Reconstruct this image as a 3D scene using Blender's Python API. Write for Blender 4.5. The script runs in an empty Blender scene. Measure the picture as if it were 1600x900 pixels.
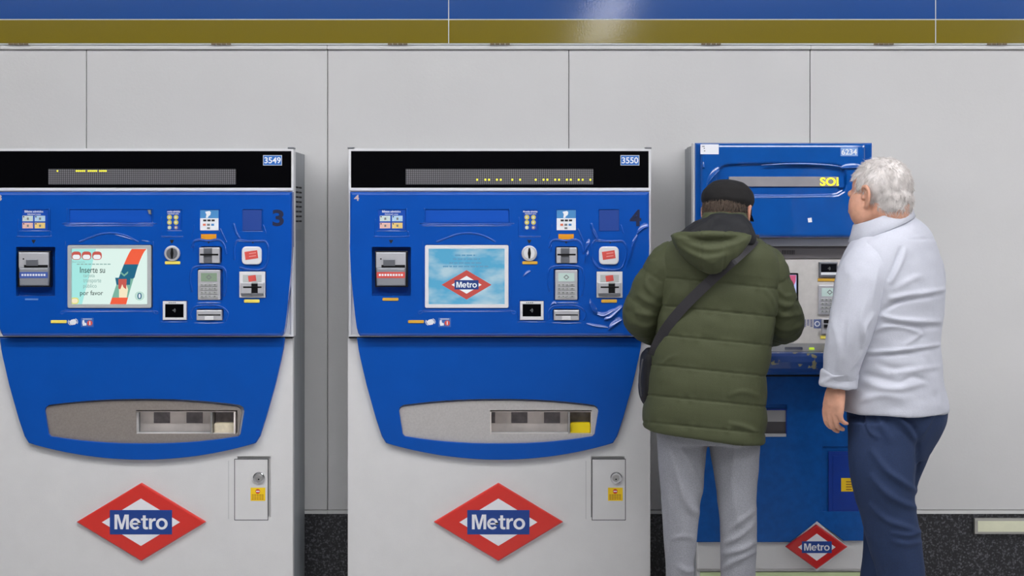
import bpy, bmesh, math
import numpy as np
from mathutils import Vector, Matrix
from mathutils.bvhtree import BVHTree

sc = bpy.context.scene
COL = sc.collection
R = math.radians
# ------------------------------------------------------------------ camera, world, exposure
D, F, HX, HY, HZ = 4.728, 2222.2, 800.0, 340.0, 1.5      # camera distance, focal (px), vanishing point, eye height
cam_d = bpy.data.cameras.new('camera'); cam_d.sensor_width = 36.0; cam_d.lens = F / 1600 * 36
cam_d.shift_y = -(450 - HY) / 1600
cam = bpy.data.objects.new('camera', cam_d); COL.objects.link(cam)
cam.location = (0, -D, HZ); cam.rotation_euler = (R(90), 0, 0)
sc.camera = cam
world = bpy.data.worlds.new('world'); sc.world = world; world.use_nodes = True
world.node_tree.nodes['Background'].inputs[0].default_value = (.8, .82, .85, 1)
world.node_tree.nodes['Background'].inputs[1].default_value = .3
sc.view_settings.view_transform = 'Standard'; sc.view_settings.look = 'None'
sc.view_settings.gamma = 1; sc.view_settings.use_curve_mapping = False
sc.view_settings.exposure = 0.0
LAMP = 14.8          # strength of the ceiling luminaires
CEIL = 2.95

# ------------------------------------------------------------------ materials
def srgb(r, g, b):
    f = lambda c: (c / 255 / 12.92) if c / 255 <= .04045 else ((c / 255 + .055) / 1.055) ** 2.4
    return (f(r), f(g), f(b), 1)
MATS = {}
def mat(name, rgb, rough=.5, metal=0, coat=0, noise=0, nscale=30, bump=0, bscale=200, emit=0, spec=.5,
        trans=0, alpha=1, detail=3, stretch=None, coat_rough=.05):
    if name in MATS: return MATS[name]
    m = bpy.data.materials.new(name); m.use_nodes = True; MATS[name] = m
    nt = m.node_tree; b = nt.nodes['Principled BSDF']
    c = srgb(*rgb); b.inputs['Base Color'].default_value = c
    b.inputs['Roughness'].default_value = rough; b.inputs['Metallic'].default_value = metal
    b.inputs['Coat Weight'].default_value = coat; b.inputs['Coat Roughness'].default_value = coat_rough
    b.inputs['Specular IOR Level'].default_value = spec
    b.inputs['Transmission Weight'].default_value = trans; b.inputs['Alpha'].default_value = alpha
    if emit:
        b.inputs['Emission Color'].default_value = c; b.inputs['Emission Strength'].default_value = emit
    tc = nt.nodes.new('ShaderNodeTexCoord'); out = tc.outputs['Object']
    if stretch:
        mp = nt.nodes.new('ShaderNodeMapping'); mp.inputs['Scale'].default_value = stretch
        nt.links.new(out, mp.inputs[0]); out = mp.outputs[0]
    if noise:
        n = nt.nodes.new('ShaderNodeTexNoise'); n.inputs['Scale'].default_value = nscale
        n.inputs['Detail'].default_value = detail; nt.links.new(out, n.inputs['Vector'])
        mx = nt.nodes.new('ShaderNodeMapRange'); mx.inputs[1].default_value = .3; mx.inputs[2].default_value = .7
        mx.inputs[3].default_value = 1 - noise; mx.inputs[4].default_value = 1 + noise
        nt.links.new(n.outputs['Fac'], mx.inputs[0])
        v = nt.nodes.new('ShaderNodeVectorMath'); v.operation = 'SCALE'; v.inputs[0].default_value = c[:3]
        nt.links.new(mx.outputs[0], v.inputs['Scale']); nt.links.new(v.outputs[0], b.inputs['Base Color'])
        if emit: nt.links.new(v.outputs[0], b.inputs['Emission Color'])
    if bump:
        n = nt.nodes.new('ShaderNodeTexNoise'); n.inputs['Scale'].default_value = bscale; n.inputs['Detail'].default_value = 2
        nt.links.new(out, n.inputs['Vector'])
        bp = nt.nodes.new('ShaderNodeBump'); bp.inputs['Strength'].default_value = 1; bp.inputs['Distance'].default_value = bump
        nt.links.new(n.outputs['Fac'], bp.inputs['Height'])
        nt.links.new(bp.outputs[0], b.inputs['Normal']); nt.links.new(bp.outputs[0], b.inputs['Coat Normal'])
    return m

M_BLUE = mat('panel_blue', (0, 78, 174), .35, coat=1, coat_rough=.05, noise=.04, nscale=9, bump=.0005, bscale=9, spec=.25)
M_BEZEL = mat('bezel_blue', (0, 78, 170), .4, coat=.05, spec=.25, noise=.03, nscale=12)
M_BLUE3 = mat('slim_machine_blue', (0, 82, 166), .3, spec=.3, coat=1, coat_rough=.05, noise=.07, nscale=14, bump=.0003, bscale=12)
M_BLUE3L = mat('slim_machine_lower_blue', (0, 84, 164), .42, spec=.3, coat=.1, noise=.12, nscale=40, bump=.0004, bscale=300)
M_BLUED = mat('slim_machine_door_blue', (2, 54, 150), .4, noise=.06)
M_WHITE = mat('cabinet_white', (214, 213, 212), .45, noise=.02, nscale=15, bump=.0003, bscale=250)
M_FRAME = mat('light_frame', (222, 222, 224), .3, coat=.2)
M_SIDE = mat('cabinet_side_grey', (150, 154, 158), .5, noise=.1, nscale=8, stretch=(1, 4, .6))
M_BLACK = mat('black_plastic', (14, 14, 16), .35)
M_GLASSB = mat('black_display_glass', (5, 5, 7), .1, coat=.3, spec=.3)
M_DARK = mat('dark_void', (9, 9, 11), .8)
M_STEEL = mat('brushed_steel', (190, 188, 186), .38, metal=.8, noise=.08, nscale=60, stretch=(1, 1, 8))
M_TRAY1 = mat('tray_steel_warm', (164, 155, 148), .45, metal=.55, noise=.08, nscale=180)
M_TRAY2 = mat('tray_steel_pale', (200, 196, 193), .45, metal=.45, noise=.06, nscale=180)
M_TRAYIN = mat('tray_inside', (232, 223, 217), .45, noise=.15, nscale=14)
M_SILVER = mat('silver_plastic', (198, 198, 202), .35, metal=.3)
M_SILVERD = mat('silver_plastic_dark', (120, 122, 128), .35, metal=.4)
M_CHROME = mat('chrome', (210, 210, 212), .15, metal=1)
M_YEL = mat('yellow_light_strip', (226, 208, 92), .5, emit=.12)
M_AMB = mat('amber_light_strip', (206, 160, 52), .5, emit=.1)
M_ORANGE = mat('orange_label', (226, 150, 20), .5)
M_YSTICK = mat('yellow_sticker', (246, 205, 20), .5)
M_RED = mat('sign_red', (214, 44, 34), .35, coat=.3)
M_RED3 = mat('sign_red_deep', (196, 24, 24), .35, coat=.3)
M_SIGNB = mat('sign_blue', (26, 64, 140), .4)
M_SIGNW = mat('sign_white', (232, 232, 236), .45)
M_PRINTW = mat('print_white', (232, 236, 240), .5)
M_PRINTK = mat('print_black', (22, 24, 30), .5)
M_PRINTG = mat('print_grey', (120, 122, 124), .5)
M_PRINTR = mat('print_red', (216, 84, 76), .5)
M_LIGHTB = mat('print_light_blue', (70, 138, 196), .5)
M_NAVYP = mat('number_navy', (16, 28, 66), .5)
M_LCD = mat('lcd_green', (128, 148, 126), .3, emit=.15)
M_LCD2 = mat('lcd_pale', (176, 196, 190), .3, emit=.25)
M_KEY = mat('key_grey', (172, 174, 172), .4)
M_LED = mat('led_yellow', (235, 225, 40), .5, emit=1.6)
M_JOINT2 = mat('seam_dark', (70, 70, 72), .7)
M_PAPER = mat('paper', (234, 236, 242), .6)

def led_material():
    m = bpy.data.materials.new('led_matrix'); m.use_nodes = True; nt = m.node_tree; b = nt.nodes['Principled BSDF']
    tc = nt.nodes.new('ShaderNodeTexCoord'); mp = nt.nodes.new('ShaderNodeMapping')
    mp.inputs['Scale'].default_value = (1 / .00638,) * 3; nt.links.new(tc.outputs['Object'], mp.inputs[0])
    fr = nt.nodes.new('ShaderNodeVectorMath'); fr.operation = 'FRACTION'; nt.links.new(mp.outputs[0], fr.inputs[0])
    sub = nt.nodes.new('ShaderNodeVectorMath'); sub.operation = 'SUBTRACT'; sub.inputs[1].default_value = (.5, .5, .5)
    nt.links.new(fr.outputs[0], sub.inputs[0])
    mu = nt.nodes.new('ShaderNodeVectorMath'); mu.operation = 'MULTIPLY'; mu.inputs[1].default_value = (1, 0, 1)
    nt.links.new(sub.outputs[0], mu.inputs[0])
    ln = nt.nodes.new('ShaderNodeVectorMath'); ln.operation = 'LENGTH'; nt.links.new(mu.outputs[0], ln.inputs[0])
    rp = nt.nodes.new('ShaderNodeValToRGB'); rp.color_ramp.elements[0].position = .3; rp.color_ramp.elements[1].position = .42
    rp.color_ramp.elements[0].color = srgb(128, 126, 130); rp.color_ramp.elements[1].color = srgb(46, 44, 48)
    nt.links.new(ln.outputs['Value'], rp.inputs[0]); nt.links.new(rp.outputs[0], b.inputs['Base Color'])
    b.inputs['Roughness'].default_value = .5
    return m
M_LEDM = led_material()

def sky_screen():
    m = bpy.data.materials.new('screen_sky'); m.use_nodes = True; nt = m.node_tree; b = nt.nodes['Principled BSDF']
    tc = nt.nodes.new('ShaderNodeTexCoord'); mp = nt.nodes.new('ShaderNodeMapping'); mp.inputs['Scale'].default_value = (7, 1, 14)
    n = nt.nodes.new('ShaderNodeTexNoise'); n.inputs['Scale'].default_value = 1.3; n.inputs['Detail'].default_value = 3
    rp = nt.nodes.new('ShaderNodeValToRGB'); rp.color_ramp.elements[0].position = .42; rp.color_ramp.elements[1].position = .66
    rp.color_ramp.elements[0].color = srgb(96, 182, 224); rp.color_ramp.elements[1].color = srgb(190, 222, 238)
    nt.links.new(tc.outputs['Object'], mp.inputs[0]); nt.links.new(mp.outputs[0], n.inputs[0])
    nt.links.new(n.outputs['Fac'], rp.inputs[0]); nt.links.new(rp.outputs[0], b.inputs['Emission Color'])
    b.inputs['Base Color'].default_value = (.01, .01, .01, 1); b.inputs['Emission Strength'].default_value = .8
    b.inputs['Roughness'].default_value = .2
    return m
M_SKY = sky_screen()
def glow(name, rgb, s=.85):
    m = mat(name, rgb, .3, emit=s); m.node_tree.nodes['Principled BSDF'].inputs['Base Color'].default_value = (.01, .01, .01, 1); return m
G_BG = glow('screen_pale', (226, 248, 240), .95)
G_CY = glow('screen_cyan', (168, 236, 230), .95)
G_OR = glow('screen_orange', (246, 96, 62), .95)
G_TEAL = glow('screen_teal', (22, 104, 136), .9)
G_SEA = glow('screen_sea_green', (128, 186, 166), .9)
G_CREAM = glow('screen_cream', (250, 236, 200), .95)
G_RED = glow('screen_red', (206, 92, 82), .9)
G_INK = glow('screen_ink', (60, 76, 74), .8)
G_FAINT = glow('screen_faint_ink', (150, 186, 180), .9)
G_NAVY = glow('screen_navy', (40, 70, 140), .8)
G_WHITE = glow('screen_white', (238, 244, 248), .95)
G_YEL = glow('screen_yellow', (226, 226, 110), .95)
G_LILAC = glow('screen_lilac', (184, 196, 244), .95)
G_PINK = glow('screen_pink', (204, 92, 128), .9)
G_BTXT = glow('screen_pale_text', (104, 164, 200), .85)

# ------------------------------------------------------------------ object helpers
def P(px, py, y):
    s = (y + D) / F
    return Vector(((px - HX) * s, y, HZ - (py - HY) * s))
def tag(o, label=None, cat=None, group=None, kind=None):
    if label: o['label'] = label
    if cat: o['category'] = cat
    if group: o['group'] = group
    if kind: o['kind'] = kind
    return o
def empty(name, loc):
    o = bpy.data.objects.new(name, None); COL.objects.link(o); o.location = loc; o.empty_display_size = .1
    return o
def rootloc(o):
    v = Vector((0, 0, 0))
    while o is not None: v += o.location; o = o.parent
    return v
def link(name, me, m, parent=None, smooth=False):
    """mesh given in world coordinates; linked under parent"""
    o = bpy.data.objects.new(name, me); COL.objects.link(o)
    if m is not None and not me.materials: me.materials.append(m)
    if parent is not None:
        off = rootloc(parent)
        if off.length > 0: me.transform(Matrix.Translation(-off))
        o.parent = parent
    if smooth: me.polygons.foreach_set('use_smooth', [True] * len(me.polygons))
    return o
def from_bm(name, bm, m, parent=None, smooth=False):
    bmesh.ops.recalc_face_normals(bm, faces=bm.faces)
    me = bpy.data.meshes.new(name); bm.to_mesh(me); bm.free()
    return link(name, me, m, parent, smooth)
def prism_bm(pts, yf, yb, bevel=0, seg=2):
    """pts in pixels on plane yf, extruded straight back to yb, front edge rounded"""
    bm = bmesh.new(); f = [bm.verts.new(P(x, y, yf)) for x, y in pts]
    dv = Vector((0, yb - yf, 0)); b = [bm.verts.new(v.co + dv) for v in f]
    n = len(f); ff = bm.faces.new(f); bm.faces.new(b[::-1])
    for i in range(n): bm.faces.new((f[i], b[i], b[(i + 1) % n], f[(i + 1) % n]))
    if bevel:
        bmesh.ops.bevel(bm, geom=list(ff.edges), offset=bevel, segments=seg, affect='EDGES', profile=.5)
    return bm
def prism(name, pts, yf, yb, m, parent=None, bevel=0, seg=2, smooth=False):
    return from_bm(name, prism_bm(pts, yf, yb, bevel, seg), m, parent, smooth)
def rect(x0, y0, x1, y1, r=0, k=4):
    if r <= 0: return [(x0, y0), (x1, y0), (x1, y1), (x0, y1)]
    pts = []
    for cx, cy, a0 in ((x1 - r, y0 + r, -90), (x1 - r, y1 - r, 0), (x0 + r, y1 - r, 90), (x0 + r, y0 + r, 180)):
        for i in range(k + 1):
            a = R(a0 + 90 * i / k); pts.append((cx + r * math.cos(a), cy + r * math.sin(a)))
    return pts
def circ(cx, cy, r, n=20, ry=None):
    ry = ry or r
    return [(cx + r * math.cos(2 * math.pi * i / n), cy + ry * math.sin(2 * math.pi * i / n)) for i in range(n)]
def box(name, x0, y0, x1, y1, yf, yb, m, parent=None, bevel=0, r=0, seg=2):
    return prism(name, rect(x0, y0, x1, y1, r), yf, yb, m, parent, bevel, seg)
def wbox(name, a, b, m, parent=None, bevel=0):
    bm = bmesh.new(); bmesh.ops.create_cube(bm, size=1)
    for v in bm.verts: v.co = Vector([(a[i] + b[i]) / 2 + v.co[i] * (b[i] - a[i]) for i in range(3)])
    if bevel: bmesh.ops.bevel(bm, geom=list(bm.edges), offset=bevel, segments=2, affect='EDGES')
    return from_bm(name, bm, m, parent)
def ring_frame(name, outer, inner, yf, yb, m, parent=None):
    n = len(outer); bm = bmesh.new(); dv = Vector((0, yb - yf, 0))
    o = [bm.verts.new(P(x, y, yf)) for x, y in outer]; i_ = [bm.verts.new(P(x, y, yf)) for x, y in inner]
    ob = [bm.verts.new(v.co + dv) for v in o]; ib = [bm.verts.new(v.co + dv) for v in i_]
    for k in range(n):
        j = (k + 1) % n
        for q in ((o[k], o[j], i_[j], i_[k]), (ob[k], ib[k], ib[j], ob[j]), (o[k], ob[k], ob[j], o[j]), (i_[k], i_[j], ib[j], ib[k])):
            bm.faces.new(q)
    return from_bm(name, bm, m, parent)
def evaluated(o):
    bpy.context.view_layer.update()
    dg = bpy.context.evaluated_depsgraph_get()
    me = bpy.data.meshes.new_from_object(o.evaluated_get(dg), depsgraph=dg)
    return me
def cut(name, bm, cutters, m, parent=None, bevel=0, smooth_angle=None):
    """solid minus cutter prisms, tiny bevel on the resulting edges"""
    base = from_bm(name, bm, m)
    cb = bmesh.new()
    for c in cutters:
        t = bpy.data.meshes.new('t'); bmesh.ops.recalc_face_normals(c, faces=c.faces); c.to_mesh(t); c.free(); cb.from_mesh(t); bpy.data.meshes.remove(t)
    co = from_bm('cutter', cb, None)
    md = base.modifiers.new('b', 'BOOLEAN'); md.object = co; md.operation = 'DIFFERENCE'; md.solver = 'EXACT'
    if bevel:
        bv = base.modifiers.new('v', 'BEVEL'); bv.width = bevel; bv.segments = 2; bv.limit_method = 'ANGLE'; bv.angle_limit = R(35)
    me = evaluated(base)
    for x in (base, co):
        d = x.data; bpy.data.objects.remove(x); bpy.data.meshes.remove(d)
    me.name = name
    return link(name, me, m, parent)
def text(name, body, x0, y0, x1, y1, yf, m, parent=None, bold=0, thick=.0006):
    """lettering fitted to a pixel box on plane yf"""
    cu = bpy.data.curves.new(name, 'FONT'); cu.body = body; cu.size = 1; cu.offset = bold; cu.resolution_u = 4
    cu.extrude = .5
    t = bpy.data.objects.new(name, cu); COL.objects.link(t)
    me = evaluated(t); bpy.data.objects.remove(t); bpy.data.curves.remove(cu)
    n = len(me.vertices); co = np.empty(n * 3); me.vertices.foreach_get('co', co); co = co.reshape(-1, 3)
    mn, mx = co.min(0), co.max(0); u = (co - mn) / (mx - mn)
    a, b = P(x0, y0, yf), P(x1, y1, yf)
    out = np.stack([a.x + u[:, 0] * (b.x - a.x), yf + (1 - u[:, 2]) * thick, b.z + u[:, 1] * (a.z - b.z)], 1)
    me.vertices.foreach_set('co', out.ravel()); me.update(); me.name = name
    me.materials.clear()
    return link(name, me, m, parent)
def metro_word(x0, y0, x1, y1, yf, m, parent, thick=.0006):
    """the word Metro in heavy grotesque letters, fitted to a pixel box"""
    arc = lambda cx, cy, rx, ry, a0, a1, n: [(cx + rx * math.cos(R(a0 + (a1 - a0) * i / n)), cy + ry * math.sin(R(a0 + (a1 - a0) * i / n))) for i in range(n + 1)]
    strips, polys = [], []
    polys.append([(0, 0), (0, .72), (.205, .72), (.345, .22), (.485, .72), (.69, .72), (.69, 0), (.555, 0), (.555, .56), (.405, 0), (.285, 0), (.135, .56), (.135, 0)])
    strips.append((arc(1.0, .265, .265, .278, -8, 322, 26), arc(1.0, .265, .13, .165, -8, 322, 26)))
    polys.append([(.82, .222), (1.263, .222), (1.263, .312), (.82, .312)])
    polys.append([(1.28 + x, y) for x, y in [(.0, .53), (.09, .53), (.09, .68), (.23, .68), (.23, .53), (.34, .53), (.34, .435), (.23, .435), (.23, .15), (.245, .115), (.275, .105), (.34, .105), (.34, 0), (.24, -.008), (.16, .01), (.11, .05), (.09, .12), (.09, .435), (0, .435)]])
    polys.append([(1.67 + x, y) for x, y in [(0, 0), (0, .53), (.135, .53), (.135, .44), (.18, .51), (.24, .54), (.32, .54), (.32, .41), (.25, .41), (.18, .38), (.14, .3), (.14, 0)]])
    strips.append((arc(2.29, .265, .285, .278, 0, 360, 28), arc(2.29, .265, .145, .165, 0, 360, 28)))
    bm = bmesh.new(); tr = lambda p: P(x0 + (x1 - x0) * p[0] / 2.575, y1 - (y1 - y0) * (p[1] + .0) / .72, yf)
    for pl in polys:
        f = [bm.verts.new(tr(p)) for p in pl]; b = [bm.verts.new(v.co + Vector((0, thick, 0))) for v in f]; n = len(f); bm.faces.new(f)
        for i in range(n): bm.faces.new((f[i], b[i], b[(i + 1) % n], f[(i + 1) % n]))
    for o, i_ in strips:
        a = [bm.verts.new(tr(p)) for p in o]; b = [bm.verts.new(tr(p)) for p in i_]
        for j in range(len(a) - 1): bm.faces.new((a[j], a[j + 1], b[j + 1], b[j]))
    return from_bm('sign_lettering', bm, m, parent)
def raw(name, v, f, m, parent=None, smooth=True):
    me = bpy.data.meshes.new(name); me.from_pydata([tuple(p) for p in v], [], [tuple(q) for q in f]); me.update()
    return link(name, me, m, parent, smooth)
def multi(name, polys, yf, yb, m, parent=None, kind='stuff'):
    """many tiny look-alike prisms that are too small to pick apart, joined in one part"""
    bm = bmesh.new(); dv = Vector((0, yb - yf, 0))
    for pts in polys:
        f = [bm.verts.new(P(x, y, yf)) for x, y in pts]; b = [bm.verts.new(v.co + dv) for v in f]; n = len(f)
        bm.faces.new(f)
        for i in range(n): bm.faces.new((f[i], b[i], b[(i + 1) % n], f[(i + 1) % n]))
    o = from_bm(name, bm, m, parent); o['kind'] = kind
    return o

def unit(v): v = np.asarray(v, float); return v / (np.linalg.norm(v) + 1e-12)
def loft(rings):
    rings = [np.asarray(r) for r in rings]; n = len(rings[0]); v = np.concatenate(rings + [[rings[0].mean(0)], [rings[-1].mean(0)]])
    f = []
    for i in range(len(rings) - 1):
        for j in range(n):
            k = (j + 1) % n; f.append((i * n + j, i * n + k, (i + 1) * n + k, (i + 1) * n + j))
    a, b = len(rings) * n, len(rings) * n + 1; m = (len(rings) - 1) * n
    for j in range(n):
        k = (j + 1) % n; f.append((a, k, j)); f.append((b, m + j, m + k))
    return v, f
def ering(c, u, v, a, b, n=36, p=2.0):
    t = np.linspace(0, 2 * np.pi, n, endpoint=False); ct, st = np.cos(t), np.sin(t)
    cx = np.sign(ct) * np.abs(ct) ** (2 / p); sx = np.sign(st) * np.abs(st) ** (2 / p)
    return np.asarray(c) + np.outer(cx * a, u) + np.outer(sx * b, v)
def smooth_path(pts, k=5):
    """Catmull-Rom through rows of numbers"""
    p = np.asarray(pts, float); out = []
    q = np.vstack([2 * p[0] - p[1], p, 2 * p[-1] - p[-2]])
    for i in range(1, len(q) - 2):
        for t in np.linspace(0, 1, k, endpoint=False):
            a, b, c, d = q[i - 1], q[i], q[i + 1], q[i + 2]
            out.append(.5 * (2 * b + (c - a) * t + (2 * a - 5 * b + 4 * c - d) * t * t + (3 * b - a - 3 * c + d) * t ** 3))
    out.append(p[-1]); return np.array(out)
def tube(pts, rad, n=20, k=4, flat=1.0, up=(0, 0, 1), caps=True):
    """tapering limb through pts with round ends; flat squeezes along the second axis"""
    pr_ = smooth_path(np.hstack([np.asarray(pts, float), np.asarray(rad, float)[:, None]]), k)
    P_, Rr = pr_[:, :3], np.maximum(pr_[:, 3], 1e-4); rings = []
    T = np.gradient(P_, axis=0); up = np.asarray(up, float)
    u0 = None
    for i in range(len(P_)):
        t = unit(T[i]); u = np.cross(t, up) if u0 is None else u0 - t * np.dot(u0, t)
        if np.linalg.norm(u) < 1e-3: u = np.cross(t, (1, 0, 0))
        u = unit(u); u0 = u; w = np.cross(t, u)
        if caps and i == 0:
            for s in (.85, .5): rings.append(ering(P_[i] - t * Rr[i] * s * .9, u, w, Rr[i] * math.sqrt(1 - s * s), Rr[i] * flat * math.sqrt(1 - s * s), n))
        rings.append(ering(P_[i], u, w, Rr[i], Rr[i] * flat, n))
        if caps and i == len(P_) - 1:
            for s in (.5, .85): rings.append(ering(P_[i] + t * Rr[i] * s * .9, u, w, Rr[i] * math.sqrt(1 - s * s), Rr[i] * flat * math.sqrt(1 - s * s), n))
    return loft(rings)

def wedge(pts, h, yp, m, parent, dx=0):
    """slope added along pts to mirror the lamps as a highlight, h pixels tall"""
    p = smooth_path([(x + dx, y) for x, y in pts], 6) if len(pts) > 2 else smooth_path([(x + dx, y) for x, y in (pts[0], ((pts[0][0] + pts[1][0]) / 2, (pts[0][1] + pts[1][1]) / 2), pts[1])], 4)
    hh = h * (yp + D) / F; V, Fc = [], []; n = len(p); K = 6
    for i, (x, y) in enumerate(p):
        c = np.array(P(x, y, yp)); e = math.sin(math.pi * (i + .15) / (n - .7)) ** .4
        z, d = hh * e, -.0003; V.append(c + (0, .002, z))
        for q in range(K + 1):
            V.append(c + (0, d, z)); sl = math.tan(R(15 + 17 * q / K)); z -= hh * e / K; d -= sl * hh * e / K
        V.append(c + (0, .002, -.0006))
    L = K + 3
    for i in range(n - 1):
        for q in range(L - 1): Fc.append((i * L + q, (i + 1) * L + q, (i + 1) * L + q + 1, i * L + q + 1))
    me = bpy.data.meshes.new('highlight_rib'); me.from_pydata([tuple(v) for v in V], [], Fc[::1]); me.update()
    bm = bmesh.new(); bm.from_mesh(me); bmesh.ops.recalc_face_normals(bm, faces=bm.faces)
    if sum(f.normal.y for f in bm.faces) > 0: bmesh.ops.reverse_faces(bm, faces=bm.faces)
    bm.to_mesh(me); bm.free()
    return link('highlight_rib', me, m, parent, True)

# ------------------------------------------------------------------ the room
WALL = .295
M_WALL = mat('wall_panel_enamel', (208, 207, 206), .38, coat=.15, coat_rough=.3, noise=.015, nscale=5, bump=.0003, bscale=120)
M_JOINT = mat('wall_joint', (92, 92, 94), .7)
M_WALLEDGE = mat('wall_edge_trim', (214, 214, 212), .4)
def granite():
    m = bpy.data.materials.new('black_granite'); m.use_nodes = True; nt = m.node_tree; b = nt.nodes['Principled BSDF']
    tc = nt.nodes.new('ShaderNodeTexCoord'); v = nt.nodes.new('ShaderNodeTexVoronoi'); v.inputs['Scale'].default_value = 220
    n = nt.nodes.new('ShaderNodeTexNoise'); n.inputs['Scale'].default_value = 150; n.inputs['Detail'].default_value = 4
    rp = nt.nodes.new('ShaderNodeValToRGB'); rp.color_ramp.elements[0].position = .5; rp.color_ramp.elements[1].position = .75
    rp.color_ramp.elements[0].color = srgb(30, 30, 34); rp.color_ramp.elements[1].color = srgb(110, 110, 116)
    nt.links.new(tc.outputs['Object'], v.inputs['Vector']); nt.links.new(tc.outputs['Object'], n.inputs['Vector'])
    nt.links.new(n.outputs['Fac'], rp.inputs[0]); nt.links.new(rp.outputs[0], b.inputs['Base Color'])
    b.inputs['Roughness'].default_value = .35
    return m
M_GRAN = granite()
M_FLOOR = mat('floor_terrazzo', (190, 189, 187), .4, noise=.15, nscale=180)
M_CEIL = mat('ceiling_paint', (96, 97, 100), .7)
M_FAR = mat('far_wall_paint', (96, 97, 100), .7)
XL, XR, YN = -6.0, 6.0, -9.0
tag(wbox('floor', (XL, YN, -.1), (XR, WALL + .1, 0), M_FLOOR), 'pale grey terrazzo floor of the concourse', kind='structure')
tag(wbox('ceiling', (XL, YN, CEIL), (XR, WALL + .1, CEIL + .1), M_CEIL), 'plain pale concourse ceiling', kind='structure')
tag(wbox('wall_left', (XL - .1, YN, 0), (XL, WALL + .1, CEIL), M_FAR), 'plain pale side wall', kind='structure')
tag(wbox('wall_right', (XR, YN, 0), (XR + .1, WALL + .1, CEIL), M_FAR), 'plain pale side wall opposite', kind='structure')
tag(wbox('wall_front', (XL, YN - .1, 0), (XR, YN, CEIL), M_FAR), 'plain pale wall facing the machines', kind='structure')
# back wall: enamelled panels with open joints over a dark carrier
zt, zb = P(0, 78, WALL).z, P(0, 797, WALL).z
zbot = P(0, 803, WALL).z
wall = wbox('wall_back', (XL, WALL + .012, 0), (XR, WALL + .1, CEIL), M_JOINT)
tag(wall, 'wall of pale grey enamelled panels behind the ticket machines', kind='structure')
seams = [135 + 376.9 * k for k in range(-5, 10)]
for a, b in zip(seams[:-1], seams[1:]):
    wbox('wall_panel', (P(a + .6, 0, WALL).x, WALL, zb + .001), (P(b - .6, 0, WALL).x, WALL + .013, zt), M_WALL, wall, .0008)
for k in range(7):
    x0 = P(seams[k * 2], 0, WALL).x; x1 = P(seams[k * 2 + 2], 0, WALL).x
    wbox('edge_strip', (x0 + .0005, WALL - .001, zbot), (x1 - .0005, WALL + .013, zb - .0008), M_WALLEDGE, wall, .0005)
    wbox('top_strip', (x0 + .0005, WALL - .014, zt + .001), (x1 - .0005, WALL + .013, zt + .05), M_WALLEDGE, wall, .002)
# black granite skirting, set back under the panels
bb = empty('baseboard_back', (0, WALL, 0)); tag(bb, 'dark speckled granite skirting below the wall panels', kind='structure')
gx = [XL] + [P(x, 0, WALL).x for x in (-640, -170, 300, 770, 1230, 1700)] + [XR]
for x0, x1 in zip(gx[:-1], gx[1:]):
    wbox('granite_slab', (x0 + .001, WALL + .004, 0), (x1 - .001, WALL + .0115, zbot + .004), M_GRAN, bb, .001)
# frieze: blue band over olive band on glossy enamel boards
YF = WALL - .022
M_FRB = mat('frieze_blue', (0, 74, 150), .3, spec=.2, coat=.8, coat_rough=.1, bump=.00012, bscale=160, noise=.03, nscale=300)
M_FRO = mat('frieze_olive', (126, 110, 0), .3, spec=.2, coat=.8, coat_rough=.1, bump=.00012, bscale=160, noise=.04, nscale=300)
M_FRW = mat('frieze_white_line', (214, 218, 214), .4)
frz = empty('trim_1', (0, YF, P(0, 67, YF).z)); tag(frz, 'glossy frieze with a blue band above an olive band', kind='structure')
fs = [701 + 761 * k for k in range(-3, 5)]
for a, b in zip(fs[:-1], fs[1:]):
    x0, x1 = P(a + .7, 0, YF).x, P(b - .7, 0, YF).x
    z1, z2, z3 = P(0, 67.5, YF).z, P(0, 31.2, YF).z, P(0, 29.8, YF).z
    o = wbox('olive_board', (x0, YF, z1), (x1, WALL + .0, z2), M_FRO, frz, .001)
    wbox('white_line', (x0, YF - .0004, z2), (x1, WALL, z3), M_FRW, frz)
    wbox('blue_board', (x0, YF, z3), (x1, WALL, CEIL - .25), M_FRB, frz, .001)
    wbox('bottom_edge', (x0, YF + .001, P(0, 69.6, YF).z), (x1, WALL - .0142, z1 - .0005), M_FRW, frz)
for a in fs[1:-1]:
    wbox('seam_strip', (P(a - .65, 0, YF).x, YF + .0006, P(0, 67.5, YF).z), (P(a + .65, 0, YF).x, WALL, CEIL - .25), M_FRW, frz)
for cx in (27, 344, 620, 780, 1110, 1380, 1557):
    for k in range(4):
        xx = cx - 14 + k * 8
        box('clip', xx, 67.2, xx + 6.5, 69.6, YF - .004, YF + .02, mat('rusty_clip', (120, 104, 78), .6), frz)
# ceiling luminaires
M_TUBE = mat('lamp_diffuser', (252, 252, 255), .5, emit=LAMP)
M_LAMPH = mat('lamp_housing', (210, 210, 210), .5)
def luminaire(x0, x1, y0, y1, label):
    r = empty('ceiling_lamp', ((x0 + x1) / 2, (y0 + y1) / 2, CEIL - .07)); tag(r, label, 'ceiling lamp', 'linear ceiling lamps')
    wbox('housing', (x0, y0, CEIL - .04), (x1, y1, CEIL), M_LAMPH, r)
    wbox('diffuser', (x0 + .015, y0 + .015, CEIL - .07), (x1 - .015, y1 - .015, CEIL - .0405), M_TUBE, r)
for k in range(1, 6):
    luminaire(-5.4 + 1.82 * k, -5.4 + 1.82 * k + 1.74, -1.66, -1.34, 'long white ceiling lamp parallel to the ticket machines')
for k in range(1, 6):  # second row added to fill the lower cabinets with light
    luminaire(-5.4 + 1.82 * k, -5.4 + 1.82 * k + 1.74, -2.55, -2.35, 'added fill lamp in a second ceiling row parallel to the machines')
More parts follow.
